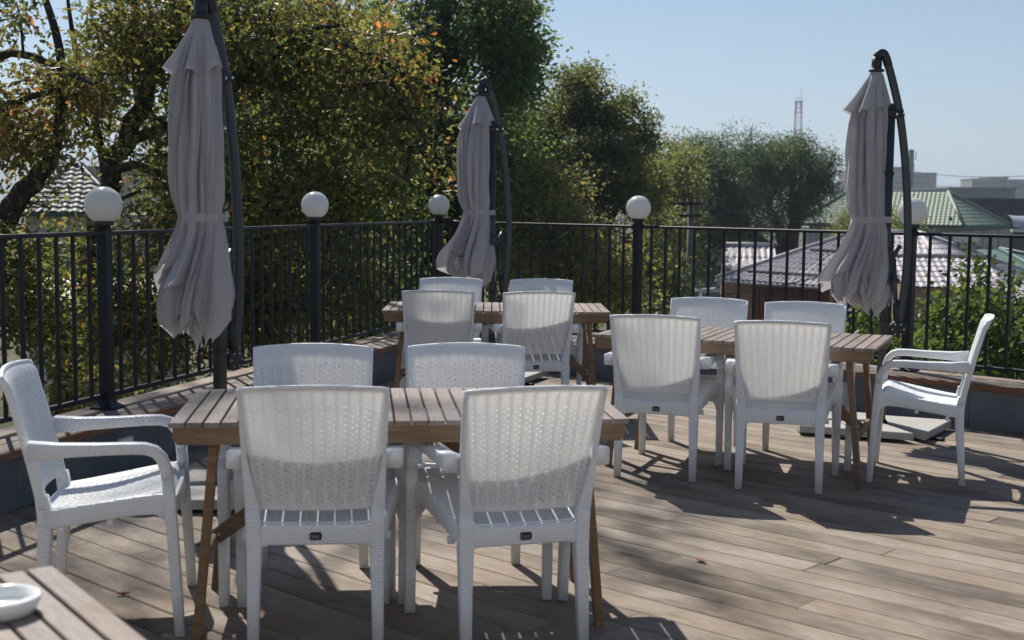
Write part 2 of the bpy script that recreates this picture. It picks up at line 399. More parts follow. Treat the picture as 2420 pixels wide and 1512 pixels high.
# ------------------------------------------------------------------ low walls with wooden tops
W_TOP, W_RIS = .29, .252
def low_wall(name, label, side):
    P0, u, n, ang = (G1, uL, nL, A_L) if side == 'L' else (G5, uR, nR, A_R)
    if side == 'L': sa = -6.2; send = lambda o: float(np.dot(corner(o)-P0, u)); rngs = lambda o: (sa, send(o))
    else: sb = 3.4; rngs = lambda o: (float(np.dot(corner(o)-P0, u)), sb)
    pt = lambda s, o: P0+u*s+n*o
    def quad(s0f, s1f, o0, o1): return [pt(s0f(o0), o0), pt(s1f(o0), o0), pt(s1f(o1), o1), pt(s0f(o1), o1)]
    r0, r1 = lambda o: rngs(o)[0], lambda o: rngs(o)[1]
    q = quad(r0, r1, -.11, .236)
    if side == 'L': q = q[::-1]
    area = sum(q[i][0]*q[(i+1) % 4][1]-q[(i+1) % 4][0]*q[i][1] for i in range(4))
    if area < 0: q = q[::-1]
    core = obj(name, *slab(q, -.09, W_RIS-.004, .002), M['trim'])
    tag(core, label, 'low wall')
    # slate tiles on the inner face
    lo, hi = rngs(.236); s = hi if side == 'L' else lo
    tw = .60; sgn = -1 if side == 'L' else 1
    s += sgn*.02
    while (s > lo+.02 if side == 'L' else s < hi-.02):
        e = s+sgn*(tw-.003); a, b = min(s, e), max(s, e); s += sgn*tw
        c = pt((a+b)/2, .242)
        obj('tile', *prism(-(b-a)/2, (b-a)/2, .012, W_RIS-.012, .0015), M['slate'], core, False, (c[0], c[1], (W_RIS-.012)/2+.002), ang)
    c = pt((lo+hi)/2, .243)
    obj('edge_trim', *prism(-(hi-lo)/2+.03, (hi-lo)/2-.03, .016, .007, .001), M['trim'], core, False, (c[0], c[1], W_RIS-.0055), ang)
    # top boards
    w = .134
    for i in range(3):
        o1 = .275-i*w; o0 = o1-(w-.007)
        a0, a1 = rngs((o0+o1)/2)
        s = a0; first = True
        while s < a1-.01:
            L = rng.choice((1.7, 2.1, 2.5, 2.9))+rng.random()*.3; e = min(s+L, a1)
            if a1-e < .5: e = a1
            f0 = (lambda o: rngs(o)[0]) if (first and side == 'R') else (lambda o, s=s: s)
            f1 = (lambda o: rngs(o)[1]) if (e == a1 and side == 'L') else (lambda o, e=e: e-.004)
            q = quad(f0, f1, o0, o1); z = W_TOP+rng.uniform(-.001, .001)
            local_board('plank', q, z-.028, z, M['ledge'], core, ang)
            if i == 0:
                lo2, hi2 = f0(o1), f1(o1); cc = pt((lo2+hi2)/2, o1+.007)
                obj('nosing', *prism(-(hi2-lo2)/2, (hi2-lo2)/2, .013, .040, .004), M['nose'], core, False, (cc[0], cc[1], z-.0215), ang)
            s = e; first = False
    return core
low_wall('low_wall', 'low slate-tiled wall with wooden top boards under the left railing', 'L')
low_wall('low_wall', 'low slate-tiled wall with wooden top boards under the right railing', 'R')
# the building that carries the terrace
BD = [tuple(V2(*p)) for p in [(-4.7, -4.5), (6.2, -4.5), tuple(G6+uR*1.3-nR*.05), tuple(corner(-.05)), tuple(G1-nL*.05-uL*7.0)]]
tag(obj('building_wall', *slab([V2(*p) for p in BD], -4.55, -.105, .002), plain('render_beige', (.45, .42, .37), .9, .15, 3)), 'beige rendered building block under the terrace', 'building')
# ------------------------------------------------------------------ railing
RZ_T, RZ_B = 1.25, .372
bal_me = mesh_data('baluster', *prism(RZ_B+.004, RZ_T-.018, .019, .019, .003, 'z'), M['iron'])
def railing(p, q, label, skip=None):
    d = q-p; L = float(np.linalg.norm(d)); d = d/L; ang = math.atan2(d[1], d[0]); c = (p+q)/2
    r = empty('railing_panel', (c[0], c[1], RZ_B), ang)
    tag(r, label, 'railing', 'railing panels round the terrace')
    h = L/2-.031
    obj('top_rail', *prism(-h, h, .045, .022, .004), M['iron'], r, False, (0, 0, RZ_T-.011-RZ_B))
    obj('bottom_rail', *prism(-h, h, .030, .026, .004), M['iron'], r, False, (0, 0, -.009))
    n = max(2, round(L/.1415)); st = L/n
    for i in range(1, n): obj_from('baluster', bal_me, r, (-L/2+i*st, 0, -RZ_B))
    for s in (-1, 1):
        for z in (RZ_T-.011-RZ_B, -.009):
            obj('bracket', *box(s*h-.012 if s > 0 else s*h-.001, s*h+.001 if s > 0 else s*h+.012, -.026, .026, z-.017, z+.016), M['iron'], r)
    return r
railing(G0, G1, 'dark steel railing panel at the left edge, in front of the oak trunk')
railing(G1, G2, 'dark steel railing panel behind the leftmost folded parasol')
railing(G2, GK, 'dark steel railing panel left of the corner lamp post')
railing(GK, G4, 'dark steel railing panel behind the middle folded parasol')
railing(G4, G5, 'dark steel railing panel in front of the house with the grey-purple roof')
railing(G5, G6, 'dark steel railing panel at the right edge, in front of the leafy fruit tree')
# lamp posts
def lamp_post(p, ang, label):
    r = empty('lamp_post', (p[0], p[1], W_TOP), ang); tag(r, label, 'lamp post', 'lamp posts of the terrace railing')
    obj('post', *prism(.02, RZ_T+.012-W_TOP, .062, .062, .005, 'z'), M['iron'], r)
    obj('base_plate', *zloft([(.0, -.068, .068, -.068, .068), (.012, -.068, .068, -.068, .068), (.032, -.042, .042, -.042, .042), (.05, -.036, .036, -.036, .036)], .006), M['iron'], r)
    b = RZ_T+.012-W_TOP
    obj('collar', *lathe([(.030, b-.004), (.036, b-.004), (.036, b+.016), (.052, b+.018), (.054, b+.024), (.054, b+.045), (.044, b+.049)], 28), M['blackplastic'], r, True)
    gz, gr = 1.389-W_TOP, .1
    prof = [(.043, gz-.0895)]+[(gr*math.sin(a), gz-gr*math.cos(a)) for a in [R(26+(176-26)*i/22) for i in range(23)]]
    v, f = lathe(prof, 40, False); n = len(v)
    v.append((0, 0, gz+gr)); m0 = n-40
    f += [[m0+i, m0+(i+1) % 40, n] for i in range(40)]
    obj('globe', v, f, M['opal'], r, True)
    return r
for p, ang, lab in ((G1, A_L, 'round white globe lamp on the nearest left post, beside the left end chair'),
                    (G2, A_L, 'round white globe lamp on the post between the leftmost parasol and the corner'),
                    (GK, A_R, 'smallest white globe lamp, on the corner post left of the middle parasol'),
                    (G4, A_R, 'white globe lamp on the post right of the middle parasol, before the olive tree'),
                    (G5, A_R, 'white globe lamp partly hidden behind the right parasol arm'),
                    (G0, A_L, 'globe lamp post beyond the left edge of the view'), (G6, A_R, 'globe lamp post beyond the right edge of the view')):
    if lab.startswith('globe'): continue
    lamp_post(p, ang, lab)

# ------------------------------------------------------------------ chairs
def weave_panel(nx, ny, surf, solid, thick, per, rib, nohole=None):
    """double-sided woven sheet on surf(u,v)->(point, normal) with small holes"""
    us = np.linspace(0, 1, nx+1); vs = np.linspace(0, 1, ny+1)
    F, B, TH = [], [], []
    for j, v in enumerate(vs):
        for i, u in enumerate(us):
            p, nrm = surf(u, v); ph = (i % per)/per
            edge = solid(u, v)
            ph = (i % per)/per; isrib = (i % per) in rib
            body = max(0.0, math.sin(math.pi*min(1, ph/.72))) if ph < .72 else 0.0     # one strand bundle per column
            cr = 1.0 if (j//2+(i//per)) % 2 else .55                                   # courses over and under
            hgt = 0 if edge else (.0022*body*cr-.0006)
            F.append(np.array(p)+np.array(nrm)*(thick/2+hgt)); B.append(np.array(p)-np.array(nrm)*(thick/2+(0 if edge else .0026*body*cr-.0008)))
            TH.append(.20 if edge else ((.315 if isrib else .415)+.05*(cr-.75)))
    N = (nx+1)*(ny+1); idx = lambda i, j: j*(nx+1)+i
    hole = np.zeros((nx, ny), bool)
    for i in range(nx):
        for j in range(ny):
            if (nohole or solid)((i+.5)/nx, (j+.5)/ny): continue
            c = i % per
            if (c == 2 and j % 4 == 0) or (c == 5 and j % 4 == 2): hole[i, j] = True
    f = []; memb = []
    for i in range(nx):
        for j in range(ny):
            if hole[i, j]:
                q = [idx(i, j), idx(i+1, j), idx(i+1, j+1), idx(i, j+1)]
                memb.append(q); continue
            q = [idx(i, j), idx(i+1, j), idx(i+1, j+1), idx(i, j+1)]
            f.append(q); f.append([N+k_ for k_ in q[::-1]])
    for i in range(nx):
        f.append([idx(i+1, 0), idx(i, 0), N+idx(i, 0), N+idx(i+1, 0)]); f.append([idx(i, ny), idx(i+1, ny), N+idx(i+1, ny), N+idx(i, ny)])
    for j in range(ny):
        f.append([idx(0, j), idx(0, j+1), N+idx(0, j+1), N+idx(0, j)]); f.append([idx(nx, j+1), idx(nx, j), N+idx(nx, j), N+idx(nx, j+1)])
    V_ = [tuple(p) for p in F+B]; TT = TH+TH
    for q in memb:                                           # thin spots: one skin with small side walls
        for k_ in range(4): f.append([q[(k_+1) % 4], q[k_], N+q[k_], N+q[(k_+1) % 4]])
        n0 = len(V_); V_ += [tuple((np.array(V_[a])+np.array(V_[N+a]))/2) for a in q]; TT += [.55]*4; f.append([n0, n0+1, n0+2, n0+3])
    return V_, f, TT
def add_attr(me, name, vals):
    a = me.attributes.new(name, 'FLOAT', 'POINT'); a.data.foreach_set('value', np.array(vals, np.float32))
BK_Z0, BK_Z1 = .452, .848
def stile_y(z):
    t = (z-.40)/(.855-.40); return -.205-.095*t-.028*t*t
def back_surf(u, v):
    hw = .187+.042*v; x = (u*2-1)*hw; z = BK_Z0+(BK_Z1-BK_Z0)*v+.012*v*(1-(2*u-1)**2)
    bow = .030*(1-(2*u-1)**2); y = stile_y(z)+.012-bow
    roll = max(0, v-.90)/.10; y -= .016*roll*roll
    nx_ = -(2*u-1)*.30; nn = np.array([nx_, 1.0, .24]); nn /= np.linalg.norm(nn)
    return (x, y, z), nn
def seat_surf(u, v):
    x = (u*2-1)*(.205+.050*v); y = -.205+.46*v
    z = .405+.064*v-.014*math.sin(math.pi*min(1, v*1.15))*(1-(2*u-1)**2*.7)+.008*abs(2*u-1)**3
    if v > .88: z -= .055*((v-.88)/.12)**2
    return (x, y, z), np.array([0, -.06, 1.0])
def make_chair():
    r = empty('armchair')
    v, f, th = weave_panel(96, 84, back_surf, lambda u, v: v > .965 or v < .045 or u < .035 or u > .965, .0048, 8, (0, 7, 6), lambda u, v: v > .86 or v < .07 or u < .05 or u > .95)
    me = mesh_data('back_panel', v, f, M['weave'], True); add_attr(me, 'thin', th)
    link(bpy.data.objects.new('back_panel', me), r)
    v, f, th = weave_panel(80, 64, seat_surf, lambda u, v: v > .86 or v < .05 or u < .07 or u > .93, .006, 8, (0, 7))
    me = mesh_data('seat', v, f, M['weave']); add_attr(me, 'thin', [t*.6 for t in th])
    link(bpy.data.objects.new('seat', me), r)
    mp = M['plastic']
    for s in (-1, 1):
        def sec(z, xo, w, y0, y1): return (z, s*xo-(w if s > 0 else 0), s*xo+(0 if s > 0 else w), y0, y1)
        obj('leg', *zloft([sec(0, .215, .036, -.250, -.215), sec(.18, .216, .041, -.238, -.196), sec(.31, .217, .047, -.229, -.180), sec(.40, .218, .047, -.229, -.178), sec(.46, .219, .043, -.236, -.190)], .007), mp, r, True)
        st = []
        for z in (.415, .45, .50, .56, .62, .68, .74, .80, .835, .849):
            t = max(0, (z-.45)/.405); yo = stile_y(z); wd = .046-.026*min(1, t*2.6)-.008*t; xo = .219+.0135*t
            back = .016*max(0, (z-.80)/.055)**2
            st.append(sec(z, xo, wd, yo-.018+.003*t-back, yo+.018-.006*t-back*.6))
        obj('back_stile', *zloft(st, .006), mp, r, True)
        # arm and front leg
        path = [(.247, -.244, .618), (.252, -.14, .618), (.262, 0, .621), (.271, .10, .624), (.276, .160, .623), (.280, .196, .613), (.282, .220, .590), (.2835, .233, .555), (.284, .240, .52)]
        dims = [(.056, .060), (.050, .046), (.048, .038), (.048, .037), (.047, .037), (.046, .038), (.044, .040), (.042, .042), (.040, .043)]
        rings = []
        for i, (p, (w, h)) in enumerate(zip(path, dims)):
            a, b = path[max(i-1, 0)], path[min(i+1, len(path)-1)]
            ty, tz = b[1]-a[1], b[2]-a[2]; L = math.hypot(ty, tz); ty /= L; tz /= L
            rings.append([(s*p[0]+q0, p[1]-tz*q1, p[2]+ty*q1) for q0, q1 in rrect(0, 0, w, h, .009)])
        obj('armrest', *loft(rings), M['plastic_arm'], r, True)
        def fsec(z, x, y, w, d): return (z, s*x-w/2, s*x+w/2, y-d/2, y+d/2)
        obj('leg', *zloft([fsec(0, .281, .275, .036, .036), fsec(.15, .282, .266, .037, .039), fsec(.30, .283, .256, .038, .041), fsec(.42, .2835, .2475, .040, .043), fsec(.53, .284, .239, .0395, .0425)], .007), mp, r, True)
        # seat side rail with a curved gusset into the front leg
        rings = []
        for y, z1, z0, xo in ((-.205, .412, .350, .209), (-.10, .427, .364, .219), (.02, .444, .382, .233), (.12, .459, .396, .245), (.19, .468, .400, .254), (.222, .470, .385, .262), (.242, .470, .35, .269), (.250, .470, .31, .273)):
            w = .026
            rings.append([(s*xo+q0, y, (z0+z1)/2+q1) for q0, q1 in rrect(0, 0, w, z1-z0, .008)])
        obj('side_rail', *loft(rings), mp, r, True)
        for y in (.03, -.14):
            obj('stacking_lug', *box(s*.226-.011, s*.226+.011, y-.010, y+.010, .338 if y < 0 else .366, .362 if y < 0 else .388), mp, r)
    rings = []
    for k_ in range(25):                                     # rolled top rim
        u = k_/24; (x, y, z), _ = back_surf(u, 1.0); e = min(1, .75+min(u, 1-u)*6); x = (2*u-1)*.2325
        rings.append([(x, y+q0-.002, z+.002+q1*(.55+.45*e)-(1-e)*.003) for q0, q1 in rrect(0, 0, .018, .013, .006)])
    obj('top_rim', *loft(rings), mp, r, True)
    # rear rail with rounded lower corners, front apron
    rings = []
    for x, z0 in ((-.190, .298), (-.182, .318), (-.168, .331), (-.145, .337), (0, .338), (.145, .337), (.168, .331), (.182, .318), (.190, .298)):
        rings.append([(x, -.207-.010*(1-(x/.190)**2)+q0, (z0+.404)/2+q1) for q0, q1 in rrect(0, 0, .024, .404-z0, .007)])
    obj('back_rail', *loft(rings), mp, r, True)
    rings = []
    for x, z0 in ((-.270, .30), (-.252, .345), (-.227, .374), (-.17, .388), (0, .392), (.17, .388), (.227, .374), (.252, .345), (.270, .30)):
        rings.append([(x, .246+.012*(1-(x/.270)**2)+q0, (z0+.446)/2+q1) for q0, q1 in rrect(0, 0, .018, .446-z0, .006)])
    obj('front_apron', *loft(rings), mp, r, True)
    # maker's badge
    zc = .368; yb = -.2295
    pl = rrect(0, 0, .038, .025, .006, 4)
    bd = obj('badge', *loft([[(x, y_, zc+z) for x, z in pl] for y_ in (yb, yb-.0026)]), M['badge'], r)
    mb = MB()
    def stroke(x0, z0, x1, z1, w=.0016):
        dx, dz = x1-x0, z1-z0; L = math.hypot(dx, dz); px_, pz = -dz/L*w/2, dx/L*w/2
        y0 = yb-.0034
        mb.add(([(x0+px_, y0, zc+z0+pz), (x1+px_, y0, zc+z1+pz), (x1-px_, y0, zc+z1-pz), (x0-px_, y0, zc+z0-pz)], [[0, 1, 2, 3], [3, 2, 1, 0]]))
    for k_ in range(14):                                     # ring of the capital
        a, b = R(20+k_*23), R(20+(k_+1)*23)
        stroke(-.0105+.0042*math.cos(a), .0005+.0048*math.sin(a), -.0105+.0042*math.cos(b), .0005+.0048*math.sin(b), .0018)
    stroke(-.0095, -.0018, -.0055, -.0048, .0018)
    x = -.0042
    for g in ('u', 'e', 'e', 'n'):                           # small letters
        if g == 'u': S = [(0, .003, 0, -.001), (0, -.001, .003, -.001), (.003, -.001, .003, .003)]
        elif g == 'e': S = [(0, .001, .003, .001), (.003, .001, .003, .003), (.003, .003, 0, .003), (0, .003, 0, -.001), (0, -.001, .003, -.001)]
        else: S = [(0, -.001, 0, .003), (0, .003, .003, .003), (.003, .003, .003, -.001)]
        for q in S: stroke(x+q[0], q[1]-.0005, x+q[2], q[3]-.0005, .0010)
        x += .0046
    for k_ in range(5): stroke(-.001+k_*.0028, -.0058, -.001+k_*.0028+.0018, -.0058, .0018)
    mb.build('badge_lettering', M['badge_ink'], bd)
    return r
chair = make_chair()
for ch in list(chair.children)+[g for c_ in chair.children for g in c_.children]:
    ch.data.transform(Matrix.Scale(.9, 4, (0, 1, 0)))
CH = [(-.637, 4.246, 5.3, 'white woven plastic armchair seen from behind, left of the two at the nearest table'),
      (-.016, 4.267, 16.5, 'white woven plastic armchair seen from behind, right of the two at the nearest table'),
      (-.743, 4.680, 185.3, 'white armchair facing the camera behind the nearest table, left one'),
      (-.158, 4.757, 183.5, 'white armchair facing the camera behind the nearest table, right one'),
      (-1.372, 4.362, -79.9, 'white armchair at the left end of the nearest table, turned to the right'),
      (.813, 6.847, -15.4, 'white armchair seen from behind at the right table, left of its front pair'),
      (1.396, 6.594, -13.3, 'white armchair seen from behind at the right table, right of its front pair'),
      (1.084, 7.412, 162.5, 'white armchair on the far side of the right table, left one, mostly hidden'),
      (1.610, 7.159, 163.7, 'white armchair on the far side of the right table, beside the right parasol'),
      (2.186, 6.782, 71.0, 'white armchair at the right end of the right table, seen from its side'),
      (-.465, 8.516, -1.0, 'white armchair seen from behind at the farthest table, left of its front pair'),
      (.123, 8.493, 8.5, 'white armchair seen from behind at the farthest table, right of its front pair'),
      (-.467, 9.178, 177.4, 'white armchair on the far side of the farthest table, left one'),
      (.199, 9.139, 177.5, 'white armchair on the far side of the farthest table, right one')]
for i, (x, y, a, lab) in enumerate(CH):
    o = chair if i == 0 else copy_tree(chair)
    if i not in (4, 9): x, y = x+.032*math.sin(R(a)), y-.032*math.cos(R(a))
    o.location = (x, y, .0015); o.rotation_euler = (0, 0, R(a)); tag(o, lab, 'chair', 'white plastic armchairs at the tables')

# ------------------------------------------------------------------ tables
TL, TD, TZ = 1.482, .735, .725
def make_table():
    r = empty('folding_table')
    n = 27; p = TL/n
    sm = mesh_data('slat', *prism(-TD/2, TD/2, p-.0065, .016, .0022), M['slat'])
    tr = random.Random(3)
    for i in range(n): obj_from('slat', sm, r, (-TL/2+p*(i+.5), 0, TZ-.008+tr.uniform(-.0006, .0006)), (0, 0, R(90)))
    h, z1 = .056, TZ-.0165
    prof = [(-.725, z1), (-.727, z1-h*.6), (-.712, z1-h), (.712, z1-h), (.727, z1-h*.6), (.725, z1)]
    for s in (-1, 1):
        y = s*(TD/2-.020)
        obj('apron', *loft([[(x, y-.0115, z) for x, z in prof], [(x, y+.0115, z) for x, z in prof]]), M['apron'], r)
    for x in (-.62, 0, .62): obj('batten', *prism(-.335, .335, .045, .022, .003, 'y', x, z1-.0125), M['apron'], r)
    for s in (-1, 1):
        for q in (-1, 1):
            a, b = (s*.600, q*.295, .685), (s*.668, q*.268, 0)
            lv = loft([[(c[0]+i, c[1]+j, c[2]) for i, j in rrect(0, 0, .030, .046, .004)] for c in (b, a)])
            obj('leg', *lv, M['apron'], r)
            hb = MB().add(box(s*.603-.018, s*.603+.018, q*.268-.003, q*.268+.003, .60, .668)).build('hinge', M['screw'], r)
        obj('crossbar', *prism(-.275, .275, .024, .044, .004, 'y', s*.641, .255), M['apron'], r)
        d = Vector((s*.09-s*.635, 0, .655-.262)); L = d.length; mid = Vector((s*.3625, 0, .4585))
        mb = MB().add(prism(-L/2, L/2, .020, .052, .004), Matrix.Translation(mid) @ Matrix.Rotation(-math.atan2(d.z, d.x), 4, 'Y'))
        mb.build('brace', M['apron'], r)
        MB().add(lathe([(.001, -.02), (.007, -.02), (.007, .02), (.001, .02)], 8), T(s*.622, 0, .275, 0, R(90))).build('bolt', M['screw'], r)
    return r
table = make_table()
for i, (x, y, a, lab) in enumerate([(-.388, 4.463, 6.64, 'slatted wooden table with five white chairs, nearest whole table'),
                                    (1.254, 6.948, -22.7, 'slatted wooden table on the right with a chair at its right end'),
                                    (-.109, 8.657, .87, 'slatted wooden table farthest away, before the middle parasol'),
                                    (-1.259, 1.694, 35.8, 'slatted wooden table cut off by the lower left corner, holding an ashtray')]):
    o = table if i == 0 else copy_tree(table)
    o.location = (x, y, .001); o.rotation_euler = (0, 0, R(a)); tag(o, lab, 'table', 'slatted wooden folding tables')
# ashtray
ash = obj('ashtray', *lathe([(.0, .003), (.048, .0), (.056, .003), (.063, .016), (.066, .029), (.064, .032), (.060, .031), (.055, .019), (.046, .010), (0, .008)], 48, False), M['porcelain'], None, True, (-.862, 2.135, TZ+.0015))
tag(ash, 'round white porcelain ashtray on the table in the lower left corner', 'ashtray')

# ------------------------------------------------------------------ parasols
def canopy_mesh(seed, flare, inner=False):
    rg = random.Random(seed); Mn, K = 264, 84
    prof = [(2.235, -.098, .030), (2.12, -.118, .080), (1.95, -.140, .104), (1.75, -.147, .112), (1.55, -.144, .110), (1.42, -.130, .103), (1.345, -.120, .098),
            (1.26, -.122, .108), (1.15, -.142, .126), (1.05, -.160, .145), (.96, -.168, .154), (.88, -.166, .152), (.80, -.160, .140), (.72, -.155, .09)]
    zs = np.array([p[0] for p in prof])[::-1]; cx = np.array([p[1] for p in prof])[::-1]; rr = np.array([p[2] for p in prof])[::-1]
    ph1, ph2, ph3 = rg.random(), rg.random()*6.28, rg.random()*6.28
    wid = [rg.uniform(.5, 1.5) for _ in range(12)]; cum = np.cumsum([0]+wid); cum = cum/cum[-1]
    tilt = [rg.uniform(.4, 1.3) for _ in range(12)]; dzs = [rg.uniform(-.05, .05) for _ in range(13)]
    v = []
    for j in range(K):
        t = j/(K-1)
        for i in range(Mn):
            q = i/Mn; th0 = 2*math.pi*(q+ph1)                # columns follow the pleats
            k_ = min(max(int(np.searchsorted(cum, q, 'right')-1), 0), 11); s_ = (q-cum[k_])/(cum[k_+1]-cum[k_])
            left = max(0, math.cos(th0-math.pi))**1.5
            zb = .865+.17*flare*left+.03*math.sin(2*th0+ph3)+dzs[k_]*1.5+.10*(abs(2*s_-1)-.5)-.03
            if inner: zb = .80+.05*left+.07*(abs(2*s_-1)-.4)+dzs[k_]*.5
            z = 2.235+(zb-2.235)*t
            th = th0+2*math.pi*(.07*math.sin(2.1*z+ph2)+.035*math.sin(4.3*z+k_*1.7)*(1-abs(2*s_-1)))
            w = (s_/.93)**1.1 if s_ < .93 else 1-((s_-.93)/.07)
            w = (w+.22*math.sin(9.4*s_+k_)*(1 if s_ < .9 else 0)*(.5+.5*math.sin(3*z+k_*2))-.45)*tilt[k_]
            r0 = float(np.interp(z, zs, rr)); c0 = float(np.interp(z, zs, cx))
            amp = .46 if z > 1.42 else (.46-.24*(1-min(1, abs(z-1.345)/.075)) if z > 1.27 else .46+.30*min(1, (1.27-z)/.25))
            if z > 2.0: amp *= max(.1, (2.235-z)/.235)
            belt = 1-min(1, abs(z-1.345)/.05)
            r_ = r0*(1+amp*w)+.004*math.sin(9*th+ph2+7*z)*(1-belt)+.003*math.sin(17*z+5*th)
            if inner: r_ *= .70
            lf = 1+.16*flare*left*min(1, max(0, (1.2-z)/.2))
            v.append((c0+r_*math.cos(th)*lf, r_*math.sin(th)*.86, z))
    f = [[j*Mn+i, (j+1)*Mn+i, (j+1)*Mn+(i+1) % Mn, j*Mn+(i+1) % Mn] for j in range(K-1) for i in range(Mn)]
    return v, f
def cape_mesh(seed):
    rg = random.Random(seed+50); Mn, K = 192, 22; v = []
    ph, ph2 = rg.random()*6.28, rg.random()*6.28
    for j in range(K):
        t = j/(K-1)
        for i in range(Mn):
            th = 2*math.pi*i/Mn
            fold = math.sin(6*th+ph+1.1*math.sin(2*th+ph2))*(.65+.35*math.sin(th*3+ph2)); fold = math.copysign(abs(fold)**.6, fold)
            left = max(0, math.cos(th-math.pi))
            z = 2.250-t*(.240-.030*fold*t+.02*left)
            r_ = .036+.072*t**.8+(.050*t**1.3)*fold+.022*t**2*left
            v.append((-.098-.03*t+r_*math.cos(th), r_*math.sin(th)*.9, z))
    f = [[j*Mn+i, (j+1)*Mn+i, (j+1)*Mn+(i+1) % Mn, j*Mn+(i+1) % Mn] for j in range(K-1) for i in range(Mn)]
    return v, f
def rect_sweep(pts, w, h, c=.008):
    """sweep in the x-z plane: w across y, h in plane"""
    rings = []
    for i, p in enumerate(pts):
        a, b = pts[max(i-1, 0)], pts[min(i+1, len(pts)-1)]
        tx, tz = b[0]-a[0], b[1]-a[1]; L = math.hypot(tx, tz); tx /= L; tz /= L
        rings.append([(p[0]-tz*q1, q0, p[1]+tx*q1) for q0, q1 in rrect(0, 0, w, h, c)])
    return loft(rings)
def bez(pts, n=8):
    out = []
    P = [pts[0]]+list(pts)+[pts[-1]]
    for i in range(1, len(P)-2):
        for k_ in range(n):
            t = k_/n; a, b, c, d = (np.array(P[i+q], float) for q in (-1, 0, 1, 2))
            out.append(tuple(.5*((2*b)+(c-a)*t+(2*a-5*b+4*c-d)*t*t+(3*b-a-3*c+d)*t**3)))
    out.append(tuple(pts[-1])); return out
def make_parasol(x, y, rz, seed, flare, label, canopy_rz=0.0):
    r = empty('cantilever_parasol', (x, y, .0), rz); tag(r, label, 'parasol', 'folded cantilever parasols')
    al = M['alu']
    obj('pole', *zloft([(.03, -.024, .024, -.028, .028), (2.02, -.024, .024, -.028, .028)], .010, 4), al, r, True)
    for z, hh in ((.70, .012), (1.62, .02), (1.975, .055)): obj('pole_clamp', *zloft([(z, -.029, .029, -.033, .033), (z+hh, -.029, .029, -.033, .033)], .010, 4), M['blackplastic'], r, True)
    obj('pole_cap', *zloft([(2.02, -.027, .027, -.031, .031), (2.045, -.027, .027, -.031, .031), (2.062, -.012, .012, -.016, .016)], .010, 4), M['blackplastic'], r, True)
    arm = bez([(.088, .665), (.112, .80), (.130, 1.0), (.133, 1.22), (.120, 1.48), (.092, 1.76), (.054, 2.00), (.006, 2.19), (-.028, 2.30), (-.044, 2.345)], 5)
    obj('arm', *rect_sweep(arm, .034, .046), al, r, True)
    obj('arm_bracket', *rect_sweep([(.0, 1.985), (.075, 2.005)], .052, .05, .01), M['blackplastic'], r, True)
    for px_, pz in ((.075, 2.0), (.030, 1.995)):
        MB().add(lathe([(.001, -.029), (.007, -.029), (.007, .029), (.001, .029)], 10), T(px_, 0, pz, 0, R(90))).build('bolt', M['screw'], r)
    obj('top_elbow', *rect_sweep(bez([(-.026, 2.295), (-.044, 2.345), (-.060, 2.368), (-.084, 2.366), (-.098, 2.345)], 4), .050, .050, .016), M['blackplastic'], r, True)
    MB().add(lathe([(.001, 2.345), (.030, 2.345), (.032, 2.300), (.030, 2.275), (.046, 2.268), (.048, 2.256), (.001, 2.254)], 20), T(-.098)).build('hub', M['blackplastic'], r, True)
    # slider with crank handle, strut and lower joint
    obj('slider', *zloft([(1.00, -.031, .034, -.036, .036), (1.02, -.034, .040, -.038, .038), (1.15, -.034, .040, -.038, .038), (1.17, -.031, .032, -.036, .036)], .010, 4), M['blackplastic'], r, True)
    obj('slider_handle', *tube([(.030, 0, 1.08), (.052, 0, 1.125), (.085, 0, 1.185)], [.017, .018, .018], 12), al, r, True)
    obj('strut', *rect_sweep([(.050, 1.10), (.066, .90), (.083, .70)], .020, .030, .006), al, r, True)
    obj('strut_sleeve', *rect_sweep([(.074, .84), (.085, .71)], .036, .042, .012), M['blackplastic'], r, True)
    MB().add(lathe([(.001, -.026), (.046, -.026), (.052, -.018), (.052, .018), (.046, .026), (.001, .026)], 24), T(.088, 0, .655, 0, R(90))).build('joint_housing', M['blackplastic'], r, True)
    for k_ in range(6):
        a = k_*math.pi/3
        MB().add(lathe([(.001, -.0275), (.0045, -.0275), (.0045, .0275), (.001, .0275)], 6), T(.088+.036*math.cos(a), 0, .655+.036*math.sin(a), 0, R(90))).build('bolt', M['screw'], r)
    obj('foot_tube', *zloft([(.012, -.030, .030, -.034, .034), (.36, -.030, .030, -.034, .034)], .010, 4), al, r, True)
    for a in (45, 135):
        MB().add(prism(-.44, .44, .045, .018, .003), T(0, 0, .0105, R(a)+(.0 if a == 45 else 0))).build('base_bar', M['iron'], r)
    for a in (45, 135, 225, 315):
        MB().add(([(.028, -.003, .02), (.10, -.003, .02), (.028, -.003, .10), (.028, .003, .02), (.10, .003, .02), (.028, .003, .10)], [[0, 1, 2], [5, 4, 3], [0, 3, 4, 1], [1, 4, 5, 2], [2, 5, 3, 0]]), T(0, 0, 0, R(a))).build('gusset', M['iron'], r)
    cn = obj('canopy', *canopy_mesh(seed, flare), M['fabric'], r, True)
    obj('canopy_lining', *canopy_mesh(seed+9, flare, True), M['fabric'], cn, True)
    obj('vent_cape', *cape_mesh(seed), M['fabric'], cn, True)
    # tie belt round canopy and pole
    pts = []
    for k_ in range(40):
        a = 2*math.pi*k_/40; pts.append((-.112+.109*math.cos(a)+(.03 if math.cos(a) > .75 else 0), .096*math.sin(a)))
    v = [(x_, y_, z) for z in (1.322, 1.362) for x_, y_ in pts]
    f = [[k_, (k_+1) % 40, 40+(k_+1) % 40, 40+k_] for k_ in range(40)]
    obj('tie_belt', v, f, M['fabric'], cn, True)
    if canopy_rz: cn.rotation_euler = (0, 0, canopy_rz)
    return r
